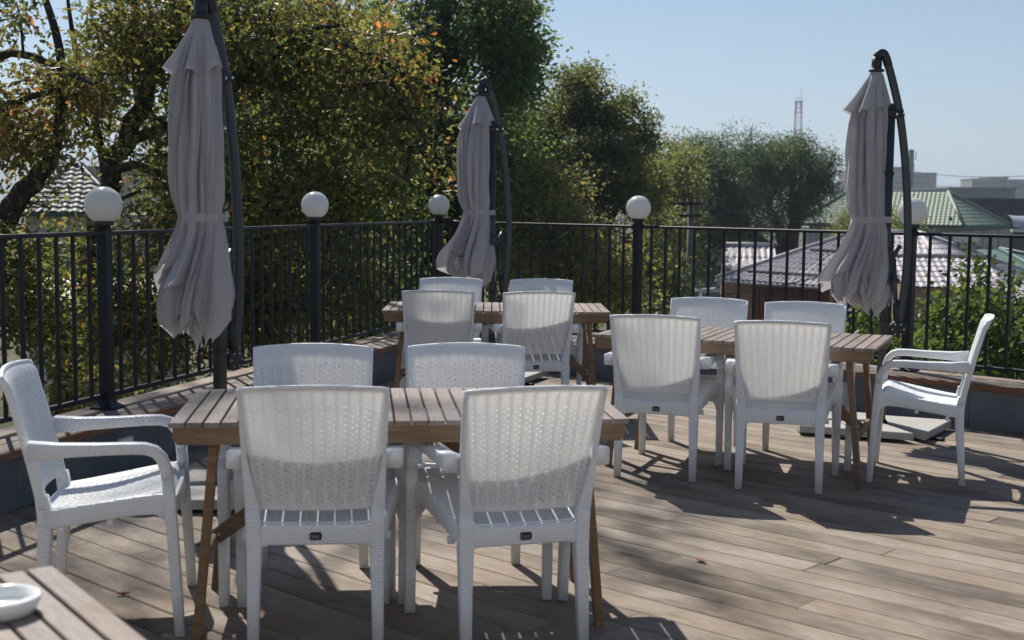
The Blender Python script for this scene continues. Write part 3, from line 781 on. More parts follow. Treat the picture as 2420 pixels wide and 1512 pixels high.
make_parasol(-1.395, 6.13, R(58), 3, 1.1, 'folded taupe parasol on the left, tallest in the view')
make_parasol(-.165, 10.28, R(4), 12, .75, 'folded taupe parasol in the middle, behind the farthest table')
make_parasol(2.341, 8.110, R(-2), 21, 1.0, 'folded taupe parasol on the right, behind the right table')
# concrete slabs that weigh the parasol feet down
SL = [[(.157, -.417), (.484, .083), (.10, .245), (.035, -.045)],
      [(.088, -.421), (.002, -.050), (-.245, .004), (-.250, -.290)],
      [(-.262, -.284), (-.255, .012), (-.52, .07), (-.545, -.175)],
      [(-.02, .06), (.08, .30), (-.20, .42), (-.42, .11)]]
NM = ['right front', 'left front', 'outermost left', 'rear']
for (px_, py_, rz, who) in ((2.341, 8.110, 0, 'right parasol'), (-1.400, 6.13, R(24), 'left parasol'), (-.165, 10.28, R(12), 'middle parasol')):
    for sl_, nm in zip(SL, NM):
        c = np.mean(np.array(sl_), 0); q = [V2(*p)-c for p in sl_]
        if sum(q[i][0]*q[(i+1) % 4][1]-q[(i+1) % 4][0]*q[i][1] for i in range(4)) < 0: q = q[::-1]
        ca, sa = math.cos(rz), math.sin(rz)
        o = obj('concrete_slab', *slab(q, 0, .045, .004), M['concrete'], None, False, (px_+c[0]*ca-c[1]*sa, py_+c[0]*sa+c[1]*ca, .0205), rz)
        tag(o, 'grey concrete ballast slab on the foot of the %s, %s one' % (who, nm), 'slab', 'ballast slabs on the parasol feet')
# junction box on the left low wall
jb = G1+uL*(-.235)+nL*.264
o = empty('junction_box', (jb[0], jb[1], .125), A_L)
tag(o, 'small white junction box on the left low wall behind the end chair', 'box')
obj('housing', *zloft([(0, -.05, .05, -.016, .016), (.062, -.05, .05, -.016, .016)], .005), M['white_box'], o)
obj('lid', *prism(-.042, .042, .004, .050, .0015, 'x', -.0185, .031), M['white_box'], o)
# fallen leaves
def fallen(px_, py_, s, rz, col, lab):
    pts = [(0, -.5), (.16, -.25), (.10, -.12), (.27, .05), (.16, .16), (.22, .36), (0, .55), (-.22, .36), (-.16, .16), (-.27, .05), (-.10, -.12), (-.16, -.25)]
    v = [(x*s, y*s, .006+.35*s*abs(x)+.15*s*y*y) for x, y in pts]+[(0, 0, .002)]+[(x*s, y*s, .0045+.35*s*abs(x)+.15*s*y*y) for x, y in pts]+[(0, 0, .0005)]
    n = len(pts); f = [[i, (i+1) % n, n] for i in range(n)]+[[n+1+(i+1) % n, n+1+i, 2*n+1] for i in range(n)]+[[i, n+1+i, n+1+(i+1) % n, (i+1) % n] for i in range(n)]
    o = obj('fallen_leaf', v, f, plain('dry_leaf', col, .7, .3, 40), None, False, (px_, py_, .002), rz); tag(o, lab, 'leaf')
fallen(.768, 5.06, .060, .6, (.30, .13, .05), 'dry orange leaf on the open deck right of the nearest table')
fallen(-1.39, 4.55, .045, 2.0, (.22, .07, .03), 'small reddish leaf on the deck before the left end chair')
fallen(-1.62, 5.85, .045, 4.0, (.25, .12, .04), 'dry brown leaf at the foot of the left low wall')
# ------------------------------------------------------------------ ground and far setting
GZ = -4.5
def ground_mat():
    t = NT('ground_earth_grass'); v = t.coord(); n1 = t.noise(v, .09, 8, .6); n2 = t.noise(v, .9, 6, .65); n3 = t.noise(v, 14, 4)
    c = t.ramp(n1, [(.38, (.055, .065, .025)), (.5, (.13, .11, .07)), (.66, (.20, .18, .145))])
    c = t.mix(t.math('MULTIPLY', n2, .6), c, (.07, .075, .035)); c = t.mix(t.math('MULTIPLY', n3, .3), c, (.04, .04, .025))
    return t.done(t.principled(c, .95, .15, 0.0, t.bump(n3, .5, .05)))
gx = [-6000, -1500, -300, -60, 60, 300, 1500, 6000]; gy = [-200, 40, 150, 400, 1500, 6500]
v = [(x, y, GZ) for y in gy for x in gx]; nxg = len(gx)
f = [[j*nxg+i, j*nxg+i+1, (j+1)*nxg+i+1, (j+1)*nxg+i] for j in range(len(gy)-1) for i in range(nxg-1)]
tag(obj('ground', v, f, ground_mat()), kind='structure')
asph = plain('asphalt', (.085, .083, .08), .9, .35, .6, .3, 30)
rp = [(6.0, 44), (9.5, 62), (13.5, 82), (18, 110), (26, 150), (40, 215)]
v, f = [], []
for i, (x, y) in enumerate(rp):
    a, b = rp[max(i-1, 0)], rp[min(i+1, len(rp)-1)]; d = np.array([b[0]-a[0], b[1]-a[1]]); d = d/np.linalg.norm(d)
    for o in (-5.0, 5.0): v.append((x+d[1]*o, y-d[0]*o, GZ+.006))
f = [[2*i, 2*i+1, 2*i+3, 2*i+2] for i in range(len(rp)-1)]
tag(obj('road', v, f, asph), kind='structure')
def hills_mesh():
    v, f = [], []; N, K = 90, 8
    for j in range(K):
        t = j/(K-1)
        for i in range(N):
            x = -3600+7200*i/(N-1); y = 2400+t*900
            h = 52+18*math.sin(x*.0016+1.0)+12*math.sin(x*.0046+.4)+7*math.sin(x*.012+2)+3*math.sin(x*.031)
            h += 75*max(0, (-x-100)/1500); h = min(max(h, 20), 165)
            v.append((x, y, GZ-20+(h+20)*math.sin(min(1, t*1.25)*math.pi/2)))
    for j in range(K-1):
        for i in range(N-1): f.append([j*N+i, j*N+i+1, (j+1)*N+i+1, (j+1)*N+i])
    return v, f
tag(obj('hills', *hills_mesh(), plain('hill_scrub', (.12, .12, .09), .95, .4, .004), None, True), kind='structure')

# ------------------------------------------------------------------ roofs and houses
def roof_panel(e0, e1, r0, r1, pitch, step, amp, lip=.02, ends=True):
    """pressed tile sheet between an eave (e0-e1) and a ridge (r0-r1), with waves and courses"""
    e0, e1, r0, r1 = (np.array(p, float) for p in (e0, e1, r0, r1))
    du = e1-e0; L = np.linalg.norm(du); du = du/L
    mid = (r0+r1)/2-e0; up_ = mid-du*np.dot(mid, du); H = np.linalg.norm(up_); up_ = up_/H
    nrm = np.cross(du, up_); nrm = nrm if nrm[2] > 0 else -nrm
    nx = max(4, int(L/pitch*5)); rows = max(2, int(round(H/step))); v, f = [], []
    ts = []
    for k in range(rows): ts += [(k/rows, 1.0), ((k+.97)/rows, 0.0)]
    ts.append((1.0, 0.0))
    for t, l in ts:
        a, b = e0+(r0-e0)*t, e1+(r1-e1)*t
        for i in range(nx+1):
            p = a+(b-a)*i/nx; s = np.dot(p-e0, du)
            w = amp*(.5+.5*math.cos(2*math.pi*s/pitch))**.7
            v.append(tuple(p+nrm*(w+lip*l)))
    m_ = nx+1
    for k in range(len(ts)-1):
        for i in range(nx): f.append([k*m_+i, k*m_+i+1, (k+1)*m_+i+1, (k+1)*m_+i])
    return v, f
def ridge_cap(parent, pts, r, mat, name='ridge_cap'):
    return obj(name, *tube(pts, r, 8), mat, parent, True)
def roofmat(name, col, rough=.42):
    t = NT(name); v = t.coord(); n1 = t.noise(v, .5, 6, .6); n2 = t.noise(v, 6, 4)
    c = t.mix(n1, tuple(k*.88 for k in col), tuple(k*1.12 for k in col)); c = t.mix(t.math('MULTIPLY', n2, .15), c, tuple(k*.55 for k in col))
    return t.done(t.principled(c, rough, .5, 0.0))
M['roof_purple'] = roofmat('roof_plum_tile', (.43, .39, .42), .6)
M['roof_green'] = roofmat('roof_pale_green_tile', (.185, .235, .168), .5)
M['roof_teal'] = roofmat('roof_teal_sheet', (.045, .12, .10), .5)
M['roof_slate'] = roofmat('roof_slate_tile', (.055, .066, .083), .6)
M['wall_grey'] = plain('wall_pale_grey', (.42, .43, .42), .9, .2, .8)
M['wall_cream'] = plain('wall_cream', (.50, .45, .38), .9, .15, .8)
M['wall_white'] = plain('wall_white', (.62, .62, .60), .9, .12, 1.0)
M['window_frame'] = plain('window_frame_white', (.55, .55, .55), .5, .1)
def glass():
    t = NT('window_glass'); return t.done(t.principled((.02, .025, .032), .08, .8))
M['glass'] = glass()
def brick():
    t = NT('brick'); v = t.coord('Object'); sp = t.n('ShaderNodeSeparateXYZ'); t.l(v, sp.inputs[0])
    cx = t.n('ShaderNodeCombineXYZ'); t.l(sp.outputs[0], cx.inputs[0]); t.l(sp.outputs[2], cx.inputs[1])
    b = t.n('ShaderNodeTexBrick', Scale=1.0); b.inputs['Brick Width'].default_value = .24; b.inputs['Row Height'].default_value = .075; b.inputs['Mortar Size'].default_value = .008
    b.inputs['Color1'].default_value = (.30, .17, .10, 1); b.inputs['Color2'].default_value = (.38, .25, .16, 1); b.inputs['Mortar'].default_value = (.35, .32, .28, 1)
    t.l(cx.outputs[0], b.inputs['Vector'])
    return t.done(t.principled(b.outputs['Color'], .9, .2, 0.0, t.bump(b.outputs['Fac'], -.5, .01)))
M['brick'] = brick()
M['redwood'] = plain('red_brown_timber', (.16, .045, .025), .6, .35, 3)
def house(name, label, loc_corner, ang, w, d, z1, wallmat, inset_=.45):
    """walls: rectangle from a front corner, local x along ang"""
    r = empty(name, (loc_corner[0], loc_corner[1], GZ), ang); tag(r, label, 'house')
    h = z1-GZ
    MB().add(box(inset_, w-inset_, inset_, d-inset_, 0, h)).build('wall', wallmat, r)
    return r
def window(r, x, z, w, h, y, n=2, face='y'):
    """framed window standing proud of a wall face at local y"""
    fr = MB(); t_ = .06
    for (a, b, c_, e) in ((x, x+w, z, z+t_), (x, x+w, z+h-t_, z+h)): fr.add(box(a, b, y-.05, y+.02, c_, e))
    for k in range(n+1):
        a = x+(w-t_)*k/n; fr.add(box(a, a+t_, y-.049, y+.021, z+t_, z+h-t_))
    o = fr.build('window', M['window_frame'], r)
    for k in range(n):
        a = x+t_+(w-t_)*k/n; MB().add(box(a, a+(w-t_)/n-t_, y-.025, y+.01, z+t_, z+h-t_)).build('pane', M['glass'], o)
    MB().add(box(x-.05, x+w+.05, y-.10, y+.02, z-.05, z-.004)).build('sill', M['window_frame'], o)
    return o
def local(r, p):
    c, s = math.cos(-r.rotation_euler[2]), math.sin(-r.rotation_euler[2]); x, y = p[0]-r.location[0], p[1]-r.location[1]
    return (x*c-y*s, x*s+y*c, p[2]-r.location[2])
def hip_roof(r, w, d, ze, zr, hip, mat, pitch, step, amp, lip=.02, over=.0, ridge=True):
    """hip roof in the house's own frame; eave height ze, ridge zr (above its base)"""
    a, b, c, e = (-over, -over, ze), (w+over, -over, ze), (w+over, d+over, ze), (-over, d+over, ze)
    r1, r2 = (hip, d/2, zr), (w-hip, d/2, zr)
    o = obj('roof', *roof_panel(a, b, r1, r2, pitch, step, amp, lip), mat, r)
    for q in ((b, c, r2, r2), (c, e, r2, r1), (e, a, r1, r1)): obj('roof_slope', *roof_panel(*q, pitch, step, amp, lip), mat, o)
    if ridge:
        for s in ((a, r1), (b, r2), (c, r2), (e, r1), (r1, r2)): ridge_cap(o, [(p[0], p[1], p[2]+amp+.02) for p in s], .07, mat)
    gv = MB()
    for s, q in ((a, b), (b, c), (c, e), (e, a)): gv.add(tube([(s[0], s[1], s[2]-.04), (q[0], q[1], q[2]-.04)], .06, 6))
    gv.build('gutter', mat, o)
    bm_ = MB().add(([(a[0], a[1], ze-.03), (b[0], b[1], ze-.03), (c[0], c[1], ze-.03), (e[0], e[1], ze-.03)], [[3, 2, 1, 0]])).build('soffit', M['wall_grey'], o)
    return o
# plum-roofed house beyond the right railing
aR1 = math.atan2(-.74, .68)
h1 = house('brick_house', 'low brick house with a hipped plum-grey tile roof beyond the right railing', (7.25, 46.0), aR1, 9.4, 7.0, -1.22, M['brick'], .55)
ro = hip_roof(h1, 9.4, 7.0, GZ*-1-1.27, GZ*-1+.46, 3.5, M['roof_purple'], .24, .36, .055, .02)
for z_, sg in ((.25, 1), (1.02, 1)):                        # snow guards
    q = z_/1.73; obj('snow_guard', *tube([(.5+3.5*q, 3.5*q-.02, 3.23+z_+.09), (8.9-3.5*q, 3.5*q-.02, 3.23+z_+.09)], .035, 6), M['iron'], ro)
MB().add(box(1.3, 4.4, .50, .56, .0, 3.05)).build('timber_cladding', M['redwood'], h1)
for k in range(11): MB().add(box(1.33+k*.28, 1.57+k*.28, .46, .502, .05, 3.0)).build('timber_board', M['redwood'], h1)
MB().add(box(4.45, 4.95, .42, .56, 0, 3.1)).build('pier', M['brick'], h1)
window(h1, 5.05, 1.35, 1.9, 1.45, .535, 3); window(h1, 7.25, 1.35, 1.4, 1.45, .535, 2)
# side wing with a gable
h1b = house('house_wing', 'gabled wing with plum tile roof and brown gable behind the fruit tree', (11.55, 38.2), R(-4), 2.95, 4.2, -1.0, M['brick'], .25)
zr_, ze_ = -.16-GZ, -.98-GZ
o = obj('roof', *roof_panel((0, 0, ze_), (2.95, 0, ze_), (0, 2.1, zr_), (2.95, 2.1, zr_), .21, .36, .035), M['roof_purple'], h1b)
obj('roof_slope', *roof_panel((2.95, 4.2, ze_), (0, 4.2, ze_), (2.95, 2.1, zr_), (0, 2.1, zr_), .21, .36, .035), M['roof_purple'], o)
ridge_cap(o, [(0, 2.1, zr_+.05), (2.95, 2.1, zr_+.05)], .07, M['roof_purple'])
obj('gable', [(2.72, .25, ze_-.02), (2.72, 3.95, ze_-.02), (2.72, 2.1, zr_-.06), (2.66, .25, ze_-.02), (2.66, 3.95, ze_-.02), (2.66, 2.1, zr_-.06)], [[0, 1, 2], [5, 4, 3], [0, 2, 5, 3], [2, 1, 4, 5], [1, 0, 3, 4]], M['redwood'], h1b)
o = obj('roof_slope', *roof_panel((2.9, -.6, ze_-.55), (6.0, -1.2, ze_-.72), (2.9, 2.2, ze_+.05), (5.2, 2.2, ze_-.15), .21, .36, .035), M['roof_purple'], o)
# chimney with a little metal hood
ck = empty('chimney', at(2281, 612, 44)[:2]+(GZ,), R(-20)); tag(ck, 'rendered chimney with a small metal hood behind the plum roof', 'chimney')
MB().add(box(-.28, .28, -.25, .25, 0, 4.45)).build('stack', M['wall_cream'], ck)
MB().add(box(-.34, .34, -.31, .31, 4.451, 4.52)).build('cap', M['concrete'], ck)
for s in (-1, 1):
    for q in (-1, 1): MB().add(box(s*.26-.015, s*.26+.015, q*.22-.015, q*.22+.015, 4.521, 4.74)).build('hood_leg', M['iron'], ck)
MB().add(([(-.42, -.36, 4.72), (.42, -.36, 4.72), (.42, .36, 4.72), (-.42, .36, 4.72), (-.42, 0, 4.98), (.42, 0, 4.98)], [[0, 1, 5, 4], [2, 3, 4, 5], [1, 2, 5], [3, 0, 4], [3, 2, 1, 0]])).build('hood', M['roof_slate'], ck)
# low outbuilding behind the left hip of the plum roof
hs = house('outbuilding', 'small outbuilding with ribbed plum roof behind the brick house', (8.15, 50.5), R(-5), 2.2, 3.0, -1.1, M['brick'], .2)
o = obj('roof', *roof_panel((0, 0, 3.35), (2.2, 0, 3.35), (.25, 1.5, 4.26), (2.2, 1.5, 4.26), .25, 2.0, .05), M['roof_purple'], hs)
obj('roof_slope', *roof_panel((2.2, 3, 3.35), (0, 3, 3.35), (2.2, 1.5, 4.26), (.25, 1.5, 4.26), .25, 2.0, .05), M['roof_purple'], o); ridge_cap(o, [(.2, 1.5, 4.3), (2.2, 1.5, 4.3)], .09, M['roof_purple'])
# pale green hipped house
def free_house(name, label, eaves, ridge, ze, zr, mat, wallmat, pitch=.28, step=.38, amp=.03, ins=.5):
    c = np.mean(np.array(eaves), 0); r = empty(name, (c[0], c[1], GZ)); tag(r, label, 'house')
    L = lambda p, z: (p[0]-c[0], p[1]-c[1], z-GZ)
    n = len(eaves); pol = inset([V2(*(np.array(p)-c)) for p in eaves], ins)
    vv = [(p[0], p[1], 0) for p in pol]+[(p[0], p[1], ze-GZ-.06) for p in pol]
    obj('wall', vv, [[i, (i+1) % n, n+(i+1) % n, n+i] for i in range(n)]+[list(range(n-1, -1, -1)), list(range(n, 2*n))], wallmat, r)
    ro = None
    for i in range(n):
        a, b = eaves[i], eaves[(i+1) % n]; ra, rb = ridge[i], ridge[(i+1) % n]
        o = obj('roof' if ro is None else 'roof_slope', *roof_panel(L(a, ze), L(b, ze), L(ra, zr), L(rb, zr), pitch, step, amp), mat, r if ro is None else ro)
        ro = ro or o
        ridge_cap(ro, [L(a, ze+.05), L(ra, zr+.06)], .10, mat)
        obj('fascia', *tube([L(a, ze-.10), L(b, ze-.10)], .11, 6), M['roof_teal'], ro)
    return r, pol, L
g2, pol, L_ = free_house('green_roof_house', 'large house with a long pale green hipped roof on the right', [(19.0, 86.5), (28.7, 82.5), (33.6, 87.6), (23.5, 92.5)], [(23.0, 89.2), (29.0, 86.6), (29.0, 86.6), (23.0, 89.2)], .20, 2.33, M['roof_green'], M['wall_grey'])
for i in (0, 1):
    a, b = np.array(pol[i]), np.array(pol[i+1]); n_ = 5 if i == 0 else 3
    d = (b-a)/np.linalg.norm(b-a); nn = V2(d[1], -d[0])
    for k in range(n_):
        p = a+(b-a)*(k+.7)/(n_+.4); fr = obj('window', *box(-.5, .5, -.04, .04, 2.0, 3.4), M['window_frame'], g2, False, (p[0]+nn[0]*.02, p[1]+nn[1]*.02, 0), math.atan2(d[1], d[0]))
        obj('pane', *box(-.42, .42, -.055, -.042, 2.08, 3.32), M['glass'], fr)
        p2 = a+(b-a)*(k+.2)/(n_+.4); obj('pilaster', *box(-.18, .18, -.08, .04, 0, 4.55), M['wall_grey'], g2, False, (p2[0], p2[1], 0), math.atan2(d[1], d[0]))
    for k in range(4):
        p = a+(b-a)*(k+.5)/4; q = np.array([p[0], p[1]])-nn*.55
        obj('snow_guard', *box(-.9, .9, -.03, .03, 5.0, 5.22), M['roof_teal'], g2, False, (q[0], q[1], 0), math.atan2(d[1], d[0]))
free_house('green_gable_house', 'house with a steep pale green roof beside the willow', [at(1880, 540, 94)[:2], at(1973, 537, 90)[:2], at(2010, 530, 97)[:2], at(1900, 530, 102)[:2]], [at(1946, 417, 96)[:2]]*4, -.2, 3.5, M['roof_green'], M['wall_grey'])
free_house('teal_roof_house', 'house with a flat-pitched teal sheet roof at the right', [(18.0, 57.5), (23.2, 54.5), (28.5, 58.5), (22.5, 63.5)], [(20.6, 61.2), (22.6, 60.0), (22.6, 60.0), (20.6, 61.2)], -1.75, -.58, M['roof_teal'], M['wall_cream'], .5, 3.0, .015)
free_house('slate_roof_house', 'low house with grey tile roof under the fruit tree at the right edge', [(9.9, 24.5), (14.2, 22.6), (16.5, 27.5), (11.8, 30.0)], [(12.7, 27.0), (13.6, 26.2), (13.6, 26.2), (12.7, 27.0)], -2.75, -1.55, M['roof_slate'], M['wall_cream'], .3, .36, .05)
# slate-roofed house on the left
l1 = house('left_house', 'cream house with dark slate tile roof behind the oaks on the left', at(20, 500, 37)[:2], R(14), 5.2, 6.5, .92, M['wall_cream'], .4)
hip_roof(l1, 3.15, 6.5, .95-GZ, 2.36-GZ, 1.45, M['roof_slate'], .30, .36, .05, .05)
window(l1, .75, 3.2, .5, 1.5, .38, 1); window(l1, 1.55, 3.3, .55, 1.3, .38, 1); window(l1, .75, .6, .5, 1.6, .38, 1); window(l1, 2.1, .6, .5, 1.6, .38, 1)
b1 = empty('plain_building', (*at(215, 400, 62)[:2], GZ), R(8)); tag(b1, 'tall plain pale building behind the slate-roofed house on the left', 'building')
MB().add(box(-1.6, 3.4, 0, 6, 0, 7.2)).build('wall', M['wall_cream'], b1); MB().add(box(-1.75, 3.55, -.15, 6.15, 7.201, 7.4)).build('parapet', M['wall_grey'], b1)
for k in range(3): window(b1, -.9+k*1.4, 4.2, .8, 1.4, -.02, 2)
# pale awning over a yard on the left
aw = empty('yard_awning', (-11.0, 27.5, GZ), R(6)); tag(aw, 'pale sheet awning on grey posts below the left railing', 'awning')
MB().add(([(-4, 0, 3.55), (3.2, 0, 3.55), (3.2, 3.2, 4.0), (-4, 3.2, 4.0), (-4, 0, 3.47), (3.2, 0, 3.47), (3.2, 3.2, 3.92), (-4, 3.2, 3.92)], [[0, 1, 2, 3], [7, 6, 5, 4], [0, 4, 5, 1], [1, 5, 6, 2], [2, 6, 7, 3], [3, 7, 4, 0]])).build('sheet', plain('awning_sheet', (.55, .50, .44), .5, .1, 1), aw)
MB().add(box(-4, 3.2, -.03, .03, 3.32, 3.468)).build('beam', M['wall_grey'], aw)
for x in (-3.8, -1.2, 1.25, 3.1): MB().add(box(x-.05, x+.05, .05, .15, 0, 3.318)).build('post', M['wall_grey'], aw)
gp = empty('gate_pillar', (*at(128, 800, 23)[:2], GZ), R(20)); tag(gp, 'pale banded masonry gate pillar seen between the left balusters', 'pillar')
for k in range(9): MB().add(box(-.25, .25, -.25, .25, k*.4, k*.4+.385)).build('course', M['wall_white'], gp)
for k in range(8): MB().add(box(-.235, .235, -.235, .235, k*.4+.3851, k*.4+.3999)).build('joint', M['wall_grey'], gp)
MB().add(([(-.3, -.3, 3.59), (.3, -.3, 3.59), (.3, .3, 3.59), (-.3, .3, 3.59), (0, 0, 3.82)], [[0, 1, 4], [1, 2, 4], [2, 3, 4], [3, 0, 4], [3, 2, 1, 0]])).build('cap', M['roof_slate'], gp)
# dark shed, silver vault, far blocks
M['dark_panel'] = plain('dark_cladding', (.035, .038, .05), .6, .2, .3)
M['concrete_far'] = plain('far_concrete', (.13, .135, .145), .9, .15, .05)
M['concrete_far2'] = plain('far_concrete_light', (.25, .24, .235), .9, .12, .05)
sh = empty('dark_shed', (45.6, 130, GZ)); tag(sh, 'long dark clad shed at the right edge', 'building')
MB().add(box(.6, 22, 0, 14, 0, 6.55)).build('wall', M['dark_panel'], sh); MB().add(box(-1.6, 23, -.6, 14.5, 6.551, 6.75)).build('roof', M['dark_panel'], sh)
for k in range(7): MB().add(box(1.5+k*2.8, 1.7+k*2.8, -.12, .01, 0, 6.5)).build('rib', M['dark_panel'], sh)
vt = empty('silver_vault', (41.5, 109, GZ)); tag(vt, 'silver vaulted metal roof below the dark shed at the right edge', 'roof')
rings = []
for k in range(24): rings.append([(k*.9+(.0), 1.6*math.cos(R(180*q/12)), 4.1+1.05*math.sin(R(180*q/12))+(.10 if k % 3 == 0 else 0)) for q in range(13)])
v_ = [p for r_ in rings for p in r_]; f_ = [[k*13+q, (k+1)*13+q, (k+1)*13+q+1, k*13+q+1] for k in range(23) for q in range(12)]
obj('vault', v_, f_, plain('silver_sheet', (.55, .55, .55), .35, .1, .5, metal=.6), vt, True)
MB().add(box(0, 20.7, -1.55, 1.55, 0, 4.08)).build('wall', M['dark_panel'], vt); MB().add(box(-.2, 20.9, -1.9, -1.56, 3.85, 4.05)).build('gutter', M['wall_white'], vt)
pane_me = {}
def block(label, px0, px1, pytop, Y, depth, mat, cols=0, rows=0, z0=None, name='apartment_block', ww=.55):
    a, b = at(px0, pytop, Y), at(px1, pytop, Y); w = b[0]-a[0]; h = a[2]-GZ
    r = empty(name, (a[0], Y, GZ)); tag(r, label, 'building', 'far buildings on the right' if name == 'apartment_block' else None)
    MB().add(box(0, w, 0, depth, 0, h)).build('wall', mat, r); MB().add(box(-.2, w+.2, -.2, depth+.2, h+.001, h+.5)).build('parapet', mat, r)
    if cols:
        cw = w/cols; rh = 3.0
        key = (round(cw*ww, 2)); me = pane_me.get(key) or mesh_data('window', *box(-cw*ww/2, cw*ww/2, -.15, -.004, -.75, .75), M['glass']); pane_me[key] = me
        for i in range(cols):
            for j in range(rows): obj_from('window', me, r, (cw*(i+.5), 0, h-1.9-j*rh))
    return r
block('far grey tower block with rows of windows left of the chimney', 2100, 2151, 396, 700, 14, M['concrete_far'], 9, 6)
block('far grey slab block with rows of windows right of the chimney', 2151.5, 2190, 410, 690, 14, M['concrete_far'], 8, 5)
block('far windowless brown-grey block end beside the slab block', 2190.5, 2213, 410, 689, 14, plain('far_brown', (.20, .155, .145), .9, .1, .05))
block('small far grey block left of the right parasol', 1997, 2032, 405, 705, 14, M['concrete_far'], 6, 5)
block('pale far block standing on the right skyline', 2297, 2340, 424, 620, 16, M['concrete_far2'], 7, 2)
block('tallest pale far block of the pair on the right skyline', 2340.5, 2382, 420, 622, 16, M['concrete_far2'], 7, 2)
block('pale far block with open window grid at the right edge', 2382.5, 2450, 426, 618, 16, M['concrete_far'], 14, 4, ww=.7)
block('long low grey hall below the skyline on the right', 2242, 2398, 447, 300, 30, plain('hall_grey', (.12, .13, .14), .8, .1, .1), name='grey_hall')
block('low white building beside the green gable', 1962, 1994, 440, 330, 20, M['wall_white'], 4, 1, name='white_building')
# chimney tower with aerials
ct = empty('tower_chimney', (*at(2153, 352, 400)[:2], GZ)); tag(ct, 'dark square tower chimney with aerials on the right skyline', 'tower')
hz = at(2147, 353, 400)[2]-GZ
MB().add(zloft([(0, -.85, .85, -.85, .85), (hz-.8, -.72, .72, -.72, .72), (hz-.3, -.72, .72, -.72, .72), (hz, -.45, .45, -.45, .45)], .2)).build('shaft', plain('dark_brick', (.07, .075, .075), .9, .2, .2), ct)
for k, (x, z, h_) in enumerate(((1.5, hz-3.2, 2.6), (1.0, hz-5.5, 1.2), (1.2, hz-8, 2.2), (-1.1, hz-2.8, .8))):
    ae = MB().add(tube([(x, 0, z), (x, 0, z+h_)], .10, 5)).add(tube([(0, 0, z+.5), (x, 0, z+.5)], .08, 5)).build('aerial', M['iron'], ct)
# lattice mast
lm = empty('lattice_mast', (*at(1887, 240, 500)[:2], GZ)); tag(lm, 'red and white lattice radio mast above the willow', 'mast')
hm = at(1887, 240, 500)[2]-GZ
mr, mw = plain('mast_red', (.30, .09, .07), .6, .1), plain('mast_white', (.55, .55, .55), .6, .1)
for k in range(9):
    z0, z1 = hm*k/9, hm*(k+1)/9; wd = lambda z: 1.9-.85*z/hm
    mb = MB(); a, b = wd(z0), wd(z1)
    C4 = ((-1, -1), (1, -1), (1, 1), (-1, 1))
    for sx, sy in C4: mb.add(tube([(sx*a, sy*a, z0), (sx*b, sy*b, z1)], .13, 4))
    for q in range(3):
        za, zb = z0+(z1-z0)*q/3, z0+(z1-z0)*(q+1)/3; wa, wb = wd(za), wd(zb)
        for i in range(4):
            p, r_ = C4[i], C4[(i+1) % 4]
            mb.add(tube([(p[0]*wa, p[1]*wa, za), (r_[0]*wb, r_[1]*wb, zb)], .075, 3)); mb.add(tube([(r_[0]*wa, r_[1]*wa, za), (p[0]*wb, p[1]*wb, zb)], .075, 3))
    mb.build('section', mw if k % 2 else mr, lm)
MB().add(box(-1.5, 1.5, -1.5, 1.5, hm, hm+.25)).add(tube([(-1.4, -1.4, hm+1.3), (1.4, -1.4, hm+1.3), (1.4, 1.4, hm+1.3), (-1.4, 1.4, hm+1.3), (-1.4, -1.4, hm+1.3)], .06, 4)).build('platform', mw, lm)
MB().add(tube([(.9, 0, hm), (.9, 0, hm+5)], .09, 5)).build('aerial', mw, lm)
# utility poles and cables
def utility_pole(p, ztop, label, arms):
    r = empty('utility_pole', (p[0], p[1], GZ), R(-10)); tag(r, label, 'utility pole')
    h = ztop-GZ
    obj('shaft', *tube([(0, 0, 0), (0, 0, h)], [.16, .10], 10), plain('weathered_pole', (.14, .12, .10), .9, .3, 3), r, True)
    for zz, wd in arms:
        MB().add(box(-wd, wd, -.17, -.10, h-zz, h-zz+.10)).build('crossarm', M['bark'], r)
        for k in range(4):
            x = -wd*.9+k*wd*.6; MB().add(lathe([(.012, 0), (.028, .02), (.028, .06), (.018, .07), (.028, .09), (.012, .11)], 8), T(x, -.135, h-zz+.101)).build('insulator', M['wall_grey'], r)
    return r
pA = at(1630, 600, 44)
utility_pole(pA, 1.46, 'weathered utility pole with two crossarms before the willow', ((.10, .42), (.50, .38)))
pB = at(2327, 640, 47)
utility_pole(pB, -.30, 'dark utility pole with two short crossarms in front of the teal roof', ((.15, .35), (.55, .30)))
def cable(p, q, sag, label, r_=.012):
    pts = [tuple(np.array(p)+(np.array(q)-np.array(p))*t+np.array([0, 0, -sag*4*t*(1-t)])) for t in np.linspace(0, 1, 14)]
    c = pts[0]; o = obj('power_cable', *tube([tuple(np.array(x)-np.array(c)) for x in pts], r_, 4), M['blackplastic'], None, False, c); tag(o, label, 'cable')
cable(at(1605, 488, 44), at(700, 560, 30), .4, 'black cable running left from the utility pole through the trees')
cable(at(1655, 488, 44), at(2550, 520, 50), .6, 'black cable running right from the utility pole', .014)
cable(at(1560, 712, 40), at(1990, 640, 41.5), .15, 'black cable crossing the plum roof diagonally', .018)
cable(at(1960, 360, 160), at(2500, 408, 150), 1.5, 'upper thin cable across the sky on the right', .03)
cable(at(1960, 430, 170), at(2500, 470, 150), 1.5, 'lower thin cable across the sky on the right', .025)
